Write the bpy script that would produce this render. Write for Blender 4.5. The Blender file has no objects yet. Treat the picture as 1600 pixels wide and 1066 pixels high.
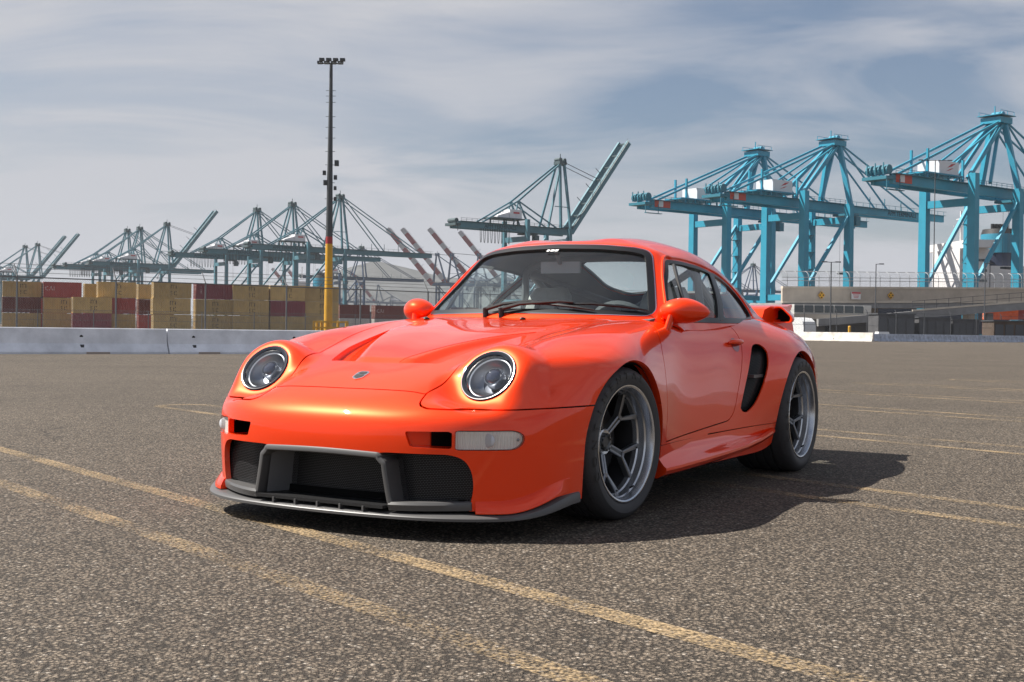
import bpy, math, random
import numpy as np
from mathutils import Vector, Matrix
R = math.radians
random.seed(7)
scene = bpy.context.scene
COL = scene.collection
# ------------------------------------------------------------------ camera
CAM_H = .7903
CAM_PITCH, CAM_ROLL = .0090, .0129
cam_data = bpy.data.cameras.new('camera'); cam = bpy.data.objects.new('camera', cam_data); COL.objects.link(cam)
cam_data.sensor_width = 36; cam_data.lens = 1949.8/1600*36
cam_data.clip_start = .05; cam_data.clip_end = 60000
_f = Vector((0, math.cos(CAM_PITCH), -math.sin(CAM_PITCH))); _r0 = Vector((1, 0, 0)); _u0 = _r0.cross(_f)
_r = _r0*math.cos(CAM_ROLL)+_u0*math.sin(CAM_ROLL); _u = _r.cross(_f)
cam.matrix_world = Matrix(((_r.x, _u.x, -_f.x, 0), (_r.y, _u.y, -_f.y, 0), (_r.z, _u.z, -_f.z, CAM_H), (0, 0, 0, 1)))
scene.camera = cam
# ------------------------------------------------------------------ sky and sun
SUN_DIR = Vector((-.80, .10, 1.0)).normalized()          # towards the sun
SUN_EL = math.asin(SUN_DIR.z); SUN_AZ = math.atan2(SUN_DIR.x, SUN_DIR.y)
world = bpy.data.worlds.new('World'); scene.world = world; world.use_nodes = True
wn = world.node_tree; wn.nodes.clear()
def wnode(t, **kw):
    n = wn.nodes.new(t)
    for k, v in kw.items(): setattr(n, k, v)
    return n
wout = wnode('ShaderNodeOutputWorld'); wbg = wnode('ShaderNodeBackground'); wn.links.new(wbg.outputs[0], wout.inputs[0])
wsky = wnode('ShaderNodeTexSky', sky_type='NISHITA', sun_disc=False, sun_elevation=SUN_EL, sun_rotation=SUN_AZ)
wsky.dust_density = 1.5; wsky.air_density = 1.0
wtc = wnode('ShaderNodeTexCoord'); wsep = wnode('ShaderNodeSeparateXYZ'); wn.links.new(wtc.outputs['Generated'], wsep.inputs[0])
def wmath(op, a, b=None, c=None):
    n = wnode('ShaderNodeMath', operation=op)
    for i, v in enumerate((a, b, c)):
        if v is None: continue
        if isinstance(v, (int, float)): n.inputs[i].default_value = v
        else: wn.links.new(v, n.inputs[i])
    return n.outputs[0]
# cloud layer: the view direction projected on a high flat sheet
wz = wmath('MAXIMUM', wsep.outputs[2], .0); wz = wmath('ADD', wz, .24)
wx = wmath('DIVIDE', wsep.outputs[0], wz); wy = wmath('DIVIDE', wsep.outputs[1], wz)
wcomb = wnode('ShaderNodeCombineXYZ'); wn.links.new(wx, wcomb.inputs[0]); wn.links.new(wy, wcomb.inputs[1])
def wnoise(scale, detail, rough, sx, sy, rot, loc=(0, 0, 0), dist=0.0):
    mp = wnode('ShaderNodeMapping'); wn.links.new(wcomb.outputs[0], mp.inputs[0])
    mp.inputs['Scale'].default_value = (sx, sy, 1); mp.inputs['Rotation'].default_value = (0, 0, rot); mp.inputs['Location'].default_value = loc
    n = wnode('ShaderNodeTexNoise'); n.inputs['Scale'].default_value = scale; n.inputs['Detail'].default_value = detail
    n.inputs['Roughness'].default_value = rough; n.inputs['Distortion'].default_value = dist
    wn.links.new(mp.outputs[0], n.inputs['Vector']); return n.outputs[0]
def wramp(v, a, b):
    n = wnode('ShaderNodeMapRange', interpolation_type='SMOOTHSTEP'); wn.links.new(v, n.inputs[0])
    n.inputs[1].default_value = a; n.inputs[2].default_value = b; return n.outputs[0]
big = wnoise(.85, 3, .5, 1, .9, .3, (3.1, 1.7, 0), .3)
wisp = wnoise(1.5, 7, .55, .7, 1.7, -.6, (1.3, 4.2, 0), .9)
fine = wnoise(4.5, 8, .6, .6, 1.6, -.5, (7.7, 2.2, 0), .4)
dens = wmath('ADD', wmath('MULTIPLY', wramp(big, .34, .62), .60), wmath('MULTIPLY', wramp(wisp, .38, .64), .50))
dens = wmath('ADD', dens, wmath('MULTIPLY', wmath('SUBTRACT', fine, .5), .42))
low = wnode('ShaderNodeMapRange', interpolation_type='SMOOTHSTEP'); wn.links.new(wsep.outputs[2], low.inputs[0])
low.inputs[1].default_value = -.02; low.inputs[2].default_value = .20; low.inputs[3].default_value = .62; low.inputs[4].default_value = 0.0
dens = wmath('MINIMUM', wmath('MAXIMUM', wmath('ADD', dens, low.outputs[0]), .12), 1.0)
wmix = wnode('ShaderNodeMix', data_type='RGBA'); wn.links.new(dens, wmix.inputs[0])
wblue = wnode('ShaderNodeMix', data_type='RGBA', blend_type='MULTIPLY'); wblue.inputs[0].default_value = 1.0
wn.links.new(wsky.outputs[0], wblue.inputs[6]); wblue.inputs[7].default_value = (.33, .355, .385, 1)
wn.links.new(wblue.outputs[2], wmix.inputs[6]); wmix.inputs[7].default_value = (2.5, 2.55, 2.75, 1)
wn.links.new(wmix.outputs[2], wbg.inputs[0]); wbg.inputs[1].default_value = .12
sun_data = bpy.data.lights.new('sun', 'SUN'); sun_data.energy = 5.0; sun_data.angle = R(.53); sun_data.color = (1.0, .95, .87)
sun = bpy.data.objects.new('sun', sun_data); COL.objects.link(sun)
sun.rotation_euler = SUN_DIR.to_track_quat('Z', 'Y').to_euler(); sun.location = SUN_DIR*80
vs = scene.view_settings; vs.view_transform = 'Standard'; vs.look = 'None'; vs.exposure = 0.9; vs.gamma = 1.0; vs.use_curve_mapping = False
# ------------------------------------------------------------------ helpers
class Geo:
    """collects vertices and faces; build() links them as one mesh object"""
    def __init__(s): s.v = []; s.f = []
    def add(s, v, f):
        o = len(s.v); s.v += [tuple(p) for p in v]; s.f += [tuple(i+o for i in q) for q in f]; return s
    def box(s, c, d, rz=0, m=None):
        x, y, z = d[0]/2, d[1]/2, d[2]/2
        P = [(-x, -y, -z), (x, -y, -z), (x, y, -z), (-x, y, -z), (-x, -y, z), (x, -y, z), (x, y, z), (-x, y, z)]
        if rz: cs, sn = math.cos(rz), math.sin(rz); P = [(a*cs-b*sn, a*sn+b*cs, e) for a, b, e in P]
        if m is not None: P = [tuple(m@Vector(p)) for p in P]
        return s.add([(p[0]+c[0], p[1]+c[1], p[2]+c[2]) for p in P], [(0, 3, 2, 1), (4, 5, 6, 7), (0, 1, 5, 4), (1, 2, 6, 5), (2, 3, 7, 6), (3, 0, 4, 7)])
    def bar(s, a, b, w, h=None, w2=None, h2=None, up=(0, 0, 1)):
        """rectangular beam from a to b, w across and h along 'up'"""
        h = w if h is None else h; w2 = w if w2 is None else w2; h2 = h if h2 is None else h2
        a, b = Vector(a), Vector(b); d = (b-a).normalized(); u = Vector(up)
        if abs(d.dot(u)) > .98: u = Vector((0, 1, 0)) if abs(d.y) < .9 else Vector((1, 0, 0))
        x = d.cross(u).normalized(); u = x.cross(d)
        P = [p+x*i*ww/2+u*j*hh/2 for p, ww, hh in ((a, w, h), (b, w2, h2)) for i, j in ((-1, -1), (1, -1), (1, 1), (-1, 1))]
        return s.add(P, [(3, 2, 1, 0), (4, 5, 6, 7), (0, 1, 5, 4), (1, 2, 6, 5), (2, 3, 7, 6), (3, 0, 4, 7)])
    def cyl(s, a, b, r, r2=None, n=10, cap=True):
        r2 = r if r2 is None else r2; a, b = Vector(a), Vector(b); d = (b-a).normalized()
        u = Vector((0, 0, 1)) if abs(d.z) < .9 else Vector((1, 0, 0)); x = d.cross(u).normalized(); y = x.cross(d)
        P = [p+(x*math.cos(t)+y*math.sin(t))*rr for p, rr in ((a, r), (b, r2)) for t in [2*math.pi*k/n for k in range(n)]]
        F = [(k, (k+1) % n, n+(k+1) % n, n+k) for k in range(n)]
        F = [q[::-1] for q in F]
        if cap: F += [tuple(range(n)), tuple(range(2*n-1, n-1, -1))]
        return s.add(P, F)
    def tube(s, pts, r, n=8, cap=True):
        pts = [Vector(p) for p in pts]; rs = r if isinstance(r, (list, tuple)) else [r]*len(pts)
        P = []; prev = None
        for i, p in enumerate(pts):
            d = (pts[min(i+1, len(pts)-1)]-pts[max(i-1, 0)]).normalized()
            if prev is None:
                u = Vector((0, 0, 1)) if abs(d.z) < .9 else Vector((1, 0, 0)); x = d.cross(u).normalized()
            else: x = (prev-d*prev.dot(d)).normalized()
            prev = x; y = x.cross(d)
            P += [p+(x*math.cos(2*math.pi*k/n)+y*math.sin(2*math.pi*k/n))*rs[i] for k in range(n)]
        F = []
        for i in range(len(pts)-1):
            for k in range(n): F.append((i*n+k, (i+1)*n+k, (i+1)*n+(k+1) % n, i*n+(k+1) % n))
        if cap: F += [tuple(range(n)), tuple(range(len(pts)*n-1, (len(pts)-1)*n-1, -1))]
        return s.add(P, F)
    def lathe(s, prof, n=48, closed=False, a0=0.0):
        """profile of (x, r) turned about the x axis"""
        P = [(x, r*math.cos(2*math.pi*k/n+a0), r*math.sin(2*math.pi*k/n+a0)) for x, r in prof for k in range(n)]
        m = len(prof); F = []
        for i in range(m if closed else m-1):
            j = (i+1) % m
            for k in range(n): F.append((i*n+k, i*n+(k+1) % n, j*n+(k+1) % n, j*n+k))
        return s.add(P, F)
    def prism(s, poly, t0, t1, fn):
        """polygon (2D) extruded between t0 and t1; fn(a, b, t) gives the point"""
        n = len(poly); P = [fn(a, b, t0) for a, b in poly]+[fn(a, b, t1) for a, b in poly]
        return s.add(P, [tuple(range(n))[::-1], tuple(range(n, 2*n))]+[(k, (k+1) % n, n+(k+1) % n, n+k) for k in range(n)])
    def loft(s, rings, closed=True, cap=True):
        n = len(rings[0]); P = [p for r in rings for p in r]; F = []
        for i in range(len(rings)-1):
            for k in range(n if closed else n-1): F.append((i*n+k, i*n+(k+1) % n, (i+1)*n+(k+1) % n, (i+1)*n+k))
        if cap and closed: F += [tuple(range(n))[::-1], tuple(range((len(rings)-1)*n, len(rings)*n))]
        return s.add(P, F)
    def ell(s, c, r, nu=20, nv=12, fn=None):
        P = []; F = []
        for i in range(nv+1):
            th = math.pi*i/nv
            for k in range(nu):
                ph = 2*math.pi*k/nu
                p = (math.sin(th)*math.cos(ph), math.sin(th)*math.sin(ph), math.cos(th))
                if fn: p = fn(p)
                P.append((c[0]+p[0]*r[0], c[1]+p[1]*r[1], c[2]+p[2]*r[2]))
        for i in range(nv):
            for k in range(nu): F.append((i*nu+k, (i+1)*nu+k, (i+1)*nu+(k+1) % nu, i*nu+(k+1) % nu))
        return s.add(P, F)
    def mesh(s, name, mat, smooth=35):
        me = bpy.data.meshes.new(name); me.from_pydata(s.v, [], s.f); me.validate(); me.update()
        if smooth:
            me.polygons.foreach_set('use_smooth', [True]*len(me.polygons)); me.set_sharp_from_angle(angle=R(smooth))
        if mat: me.materials.append(mat)
        return me
    def build(s, name, mat, parent=None, smooth=35, **kw):
        return link(name, s.mesh(name, mat, smooth), parent, **kw)
def link(name, data, parent=None, loc=None, rot=None, label=None, cat=None, group=None, kind=None):
    o = bpy.data.objects.new(name, data); COL.objects.link(o)
    if parent is not None: o.parent = parent
    if loc is not None: o.location = loc
    if rot is not None: o.rotation_euler = rot
    for k, v in (('label', label), ('category', cat), ('group', group), ('kind', kind)):
        if v: o[k] = v
    return o
def thing(name, label, cat, loc=(0, 0, 0), rz=0, group=None): return link(name, None, None, loc, (0, 0, rz), label, cat, group)
def copy_tree(o, parent=None):
    c = o.copy(); COL.objects.link(c); c.parent = parent
    for ch in list(o.children): copy_tree(ch, c)
    return c
# ------------------------------------------------------------------ materials
MATS = {}
def mat(name, col, rough=.5, metal=0.0, spec=.5, coat=0.0, var=0.0, vscale=6.0, bump=0.0, bscale=40.0, trans=0.0, ior=1.5, emit=None, estr=0.0, dirt=0.0, crough=.03):
    if name in MATS: return MATS[name]
    m = bpy.data.materials.new(name); m.use_nodes = True; nt = m.node_tree; b = nt.nodes['Principled BSDF']
    b.inputs['Base Color'].default_value = (*col, 1); b.inputs['Roughness'].default_value = rough; b.inputs['Metallic'].default_value = metal
    b.inputs['Specular IOR Level'].default_value = spec; b.inputs['Coat Weight'].default_value = coat; b.inputs['Coat Roughness'].default_value = crough
    b.inputs['Transmission Weight'].default_value = trans; b.inputs['IOR'].default_value = ior
    if emit: b.inputs['Emission Color'].default_value = (*emit, 1); b.inputs['Emission Strength'].default_value = estr
    if var or dirt:
        tc = nt.nodes.new('ShaderNodeTexCoord'); n = nt.nodes.new('ShaderNodeTexNoise'); n.inputs['Scale'].default_value = vscale; n.inputs['Detail'].default_value = 8
        n.inputs['Roughness'].default_value = .62
        nt.links.new(tc.outputs['Object'], n.inputs['Vector']); mr = nt.nodes.new('ShaderNodeMapRange'); nt.links.new(n.outputs[0], mr.inputs[0])
        mr.inputs[1].default_value = .3; mr.inputs[2].default_value = .7; mr.inputs[3].default_value = 1-var; mr.inputs[4].default_value = 1+var
        hs = nt.nodes.new('ShaderNodeHueSaturation'); hs.inputs['Color'].default_value = (*col, 1); nt.links.new(mr.outputs[0], hs.inputs['Value'])
        nt.links.new(hs.outputs[0], b.inputs['Base Color'])
    if bump:
        tc = nt.nodes.new('ShaderNodeTexCoord'); n = nt.nodes.new('ShaderNodeTexNoise'); n.inputs['Scale'].default_value = bscale; n.inputs['Detail'].default_value = 4
        nt.links.new(tc.outputs['Object'], n.inputs['Vector']); bp = nt.nodes.new('ShaderNodeBump'); bp.inputs['Strength'].default_value = bump
        nt.links.new(n.outputs[0], bp.inputs['Height']); nt.links.new(bp.outputs[0], b.inputs['Normal'])
    MATS[name] = m; return m
# ------------------------------------------------------------------ ground
def asphalt_material():
    m = bpy.data.materials.new('worn_asphalt'); m.use_nodes = True; nt = m.node_tree; b = nt.nodes['Principled BSDF']; N = nt.nodes.new; L = nt.links.new
    tc = N('ShaderNodeTexCoord')
    def noise(s, d, r=.6):
        n = N('ShaderNodeTexNoise'); n.inputs['Scale'].default_value = s; n.inputs['Detail'].default_value = d; n.inputs['Roughness'].default_value = r; L(tc.outputs['Object'], n.inputs['Vector']); return n.outputs[0]
    def vor(s, feat='F1'):
        v = N('ShaderNodeTexVoronoi'); v.feature = feat; v.inputs['Scale'].default_value = s; L(tc.outputs['Object'], v.inputs['Vector']); return v
    def rng(v, a, b_, c=0., d=1.):
        n = N('ShaderNodeMapRange'); L(v, n.inputs[0]); n.inputs[1].default_value = a; n.inputs[2].default_value = b_; n.inputs[3].default_value = c; n.inputs[4].default_value = d; return n.outputs[0]
    def mth(op, a, c):
        n = N('ShaderNodeMath'); n.operation = op
        for i, q in enumerate((a, c)):
            if isinstance(q, (int, float)): n.inputs[i].default_value = q
            else: L(q, n.inputs[i])
        return n.outputs[0]
    v1 = vor(76); v2 = vor(230); big = noise(.35, 5); mid = noise(6, 6); fine = noise(160, 4)
    # each stone takes its own tone
    sp = N('ShaderNodeSeparateColor'); L(v1.outputs['Color'], sp.inputs[0]); sp2 = N('ShaderNodeSeparateColor'); L(v2.outputs['Color'], sp2.inputs[0])
    cr = N('ShaderNodeValToRGB'); e = cr.color_ramp.elements; cr.color_ramp.interpolation = 'LINEAR'
    e[0].position = 0; e[0].color = (.040, .033, .026, 1); e[1].position = .55; e[1].color = (.155, .123, .094, 1)
    for p, c in ((.80, (.22, .176, .136, 1)), (.93, (.25, .205, .162, 1)), (.98, (.44, .39, .34, 1))):
        k = cr.color_ramp.elements.new(p); k.color = c
    L(sp.outputs[0], cr.inputs[0])
    cr2 = N('ShaderNodeValToRGB'); f = cr2.color_ramp.elements; f[0].color = (.070, .057, .044, 1); f[1].color = (.21, .168, .130, 1); L(sp2.outputs[0], cr2.inputs[0])
    mx_ = N('ShaderNodeMix'); mx_.data_type = 'RGBA'; L(rng(fine, .42, .58), mx_.inputs[0]); L(cr.outputs[0], mx_.inputs[6]); L(cr2.outputs[0], mx_.inputs[7])
    wm = N('ShaderNodeMix'); wm.data_type = 'RGBA'; wm.blend_type = 'MULTIPLY'; wm.inputs[0].default_value = 1; L(mx_.outputs[2], wm.inputs[6]); wm.inputs[7].default_value = (1.01, 1.0, .97, 1); hs = N('ShaderNodeHueSaturation'); L(wm.outputs[2], hs.inputs['Color'])
    L(mth('MULTIPLY', rng(big, .3, .7, .84, 1.16), rng(mid, .3, .7, .90, 1.10)), hs.inputs['Value']); 
    # old oil and tyre stains, hairline cracks
    st = noise(1.1, 7, .66); sv = rng(st, .60, .72, 1.0, .72)
    ck = N('ShaderNodeTexVoronoi'); ck.feature = 'DISTANCE_TO_EDGE'; ck.inputs['Scale'].default_value = .22; wv = N('ShaderNodeVectorMath'); wv.operation = 'ADD'; wn_ = N('ShaderNodeTexNoise'); wn_.inputs['Scale'].default_value = 2.2; wn_.inputs['Detail'].default_value = 8
    L(tc.outputs['Object'], wn_.inputs['Vector']); L(tc.outputs['Object'], wv.inputs[0]); sc_ = N('ShaderNodeVectorMath'); sc_.operation = 'SCALE'; sc_.inputs['Scale'].default_value = .55; L(wn_.outputs['Color'], sc_.inputs[0]); L(sc_.outputs[0], wv.inputs[1]); L(wv.outputs[0], ck.inputs['Vector'])
    cv = rng(ck.outputs['Distance'], .0012, .0030, .45, 1.0); cm_ = N('ShaderNodeMix'); cm_.data_type = 'FLOAT'; L(rng(noise(.4, 3), .50, .58), cm_.inputs[0]); cm_.inputs[2].default_value = 1.0; L(cv, cm_.inputs[3])
    h2 = N('ShaderNodeHueSaturation'); L(hs.outputs[0], h2.inputs['Color']); L(mth('MULTIPLY', mth('MULTIPLY', sv, cm_.outputs[0]), rng(v1.outputs['Distance'], .25, .62, 1.22, .28)), h2.inputs['Value']); L(h2.outputs[0], b.inputs['Base Color'])  # gaps between stones darkened: binder colour with pit shade painted in
    b.inputs['Roughness'].default_value = .82; b.inputs['Specular IOR Level'].default_value = .35
    h = mth('ADD', mth('MULTIPLY', rng(v1.outputs['Distance'], 0, .7, 1, 0), .8), mth('MULTIPLY', rng(v2.outputs['Distance'], 0, .7, 1, 0), .35)); h = mth('ADD', h, mth('MULTIPLY', fine, .35))
    h = mth('MULTIPLY', h, rng(sp.outputs[1], 0, 1, .55, 1.25))
    bp = N('ShaderNodeBump'); bp.inputs['Strength'].default_value = .9; bp.inputs['Distance'].default_value = .011; L(h, bp.inputs['Height']); L(bp.outputs[0], b.inputs['Normal'])
    return m
g = Geo(); xs = [-30000, -3000, -400, -60, -12, 0, 12, 60, 400, 3000, 30000]; ys = [-3000, -60, 0, 12, 40, 150, 600, 3000, 30000]
g.add([(x, y, 0) for y in ys for x in xs], [(j*len(xs)+i, j*len(xs)+i+1, (j+1)*len(xs)+i+1, (j+1)*len(xs)+i) for j in range(len(ys)-1) for i in range(len(xs)-1)])
g.build('ground', asphalt_material(), kind='structure', smooth=0)
def paint_material():
    m = bpy.data.materials.new('worn_yellow_paint'); m.use_nodes = True; nt = m.node_tree; b = nt.nodes['Principled BSDF']; N = nt.nodes.new; L = nt.links.new
    tc = N('ShaderNodeTexCoord'); n = N('ShaderNodeTexNoise'); n.inputs['Scale'].default_value = 75; n.inputs['Detail'].default_value = 6; n.inputs['Roughness'].default_value = .7; L(tc.outputs['Object'], n.inputs['Vector'])
    n2 = N('ShaderNodeTexNoise'); n2.inputs['Scale'].default_value = 1.7; n2.inputs['Detail'].default_value = 4; L(tc.outputs['Object'], n2.inputs['Vector'])
    v = N('ShaderNodeTexVoronoi'); v.inputs['Scale'].default_value = 95; L(tc.outputs['Object'], v.inputs['Vector'])
    a = N('ShaderNodeMath'); a.operation = 'MULTIPLY_ADD'; a.inputs[1].default_value = .55; L(n2.outputs[0], a.inputs[0]); L(n.outputs[0], a.inputs[2])
    c = N('ShaderNodeMath'); c.operation = 'MULTIPLY_ADD'; c.inputs[1].default_value = -.22; L(v.outputs['Distance'], c.inputs[0]); L(a.outputs[0], c.inputs[2])
    r = N('ShaderNodeMapRange'); L(c.outputs[0], r.inputs[0]); r.inputs[1].default_value = .61; r.inputs[2].default_value = .92; r.inputs[4].default_value = .80
    L(r.outputs[0], b.inputs['Alpha'])
    b.inputs['Base Color'].default_value = (.52, .37, .20, 1); b.inputs['Roughness'].default_value = .8
    bp = N('ShaderNodeBump'); bp.inputs['Strength'].default_value = .6; bp.inputs['Distance'].default_value = .005; L(v.outputs['Distance'], bp.inputs['Height']); bp.invert = True; L(bp.outputs[0], b.inputs['Normal'])
    return m
PMAT = paint_material(); LD = np.array([.625, -.781]); LN = np.array([.781, .625])
for k in range(7):
    c = 1.88+3.0*k; t0, t1 = -11.6-.15*k, 9.0; r = .25; w = .05
    P = []
    cen = [(t1, c), (t0+r, c)]+[(t0+r-r*math.sin(a), c+r-r*math.cos(a)) for a in np.linspace(.2, math.pi-.2, 10)]+[(t0+r, c+2*r), (t1, c+2*r)]
    cen = [np.array(p) for p in cen]; V = []
    for i, p in enumerate(cen):
        d = cen[min(i+1, len(cen)-1)]-cen[max(i-1, 0)]; d /= np.linalg.norm(d); nn = np.array([-d[1], d[0]])
        for s_ in (-1, 1):
            q = p+nn*w*s_; xy = LD*q[0]+LN*q[1]; V.append((xy[0], xy[1], .004))
    F = [(2*i, 2*i+2, 2*i+3, 2*i+1) for i in range(len(cen)-1)]
    g = Geo().add(V, F); me = g.mesh('stall_marking', PMAT, 0)
    o = link('stall_marking', me, kind='structure')
# low dark hills beyond the harbour
g = Geo(); n = 160; P = []
rnd_ = random.Random(3)
smooth01_ = lambda X: min(max((X-.5)/.3, 0), 1)
for i in range(n+1):
    X = -2.2+4.4*i/n; ridge = 45+135*math.exp(-((X+.12)/.05)**2)+110*math.exp(-((X-.0)/.12)**2)+22*math.sin(9*X+1)+rnd_.uniform(-5, 5)
    ridge = max(ridge+75*smooth01_(X), 12)*1.15
    for d, h in ((3600, -2), (3900, .45*ridge), (4300, .8*ridge), (4700, ridge), (5400, .6*ridge)): P.append((X*d, d, h+rnd_.uniform(-3, 3)*(h > 0)))
F = [(i*5+k, (i+1)*5+k, (i+1)*5+k+1, i*5+k+1) for i in range(n) for k in range(4)]
g.add(P, F).build('hills', mat('scrub_hill', (.060, .062, .060), rough=.95, var=.45, vscale=.03), kind='structure', smooth=60)
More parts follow.
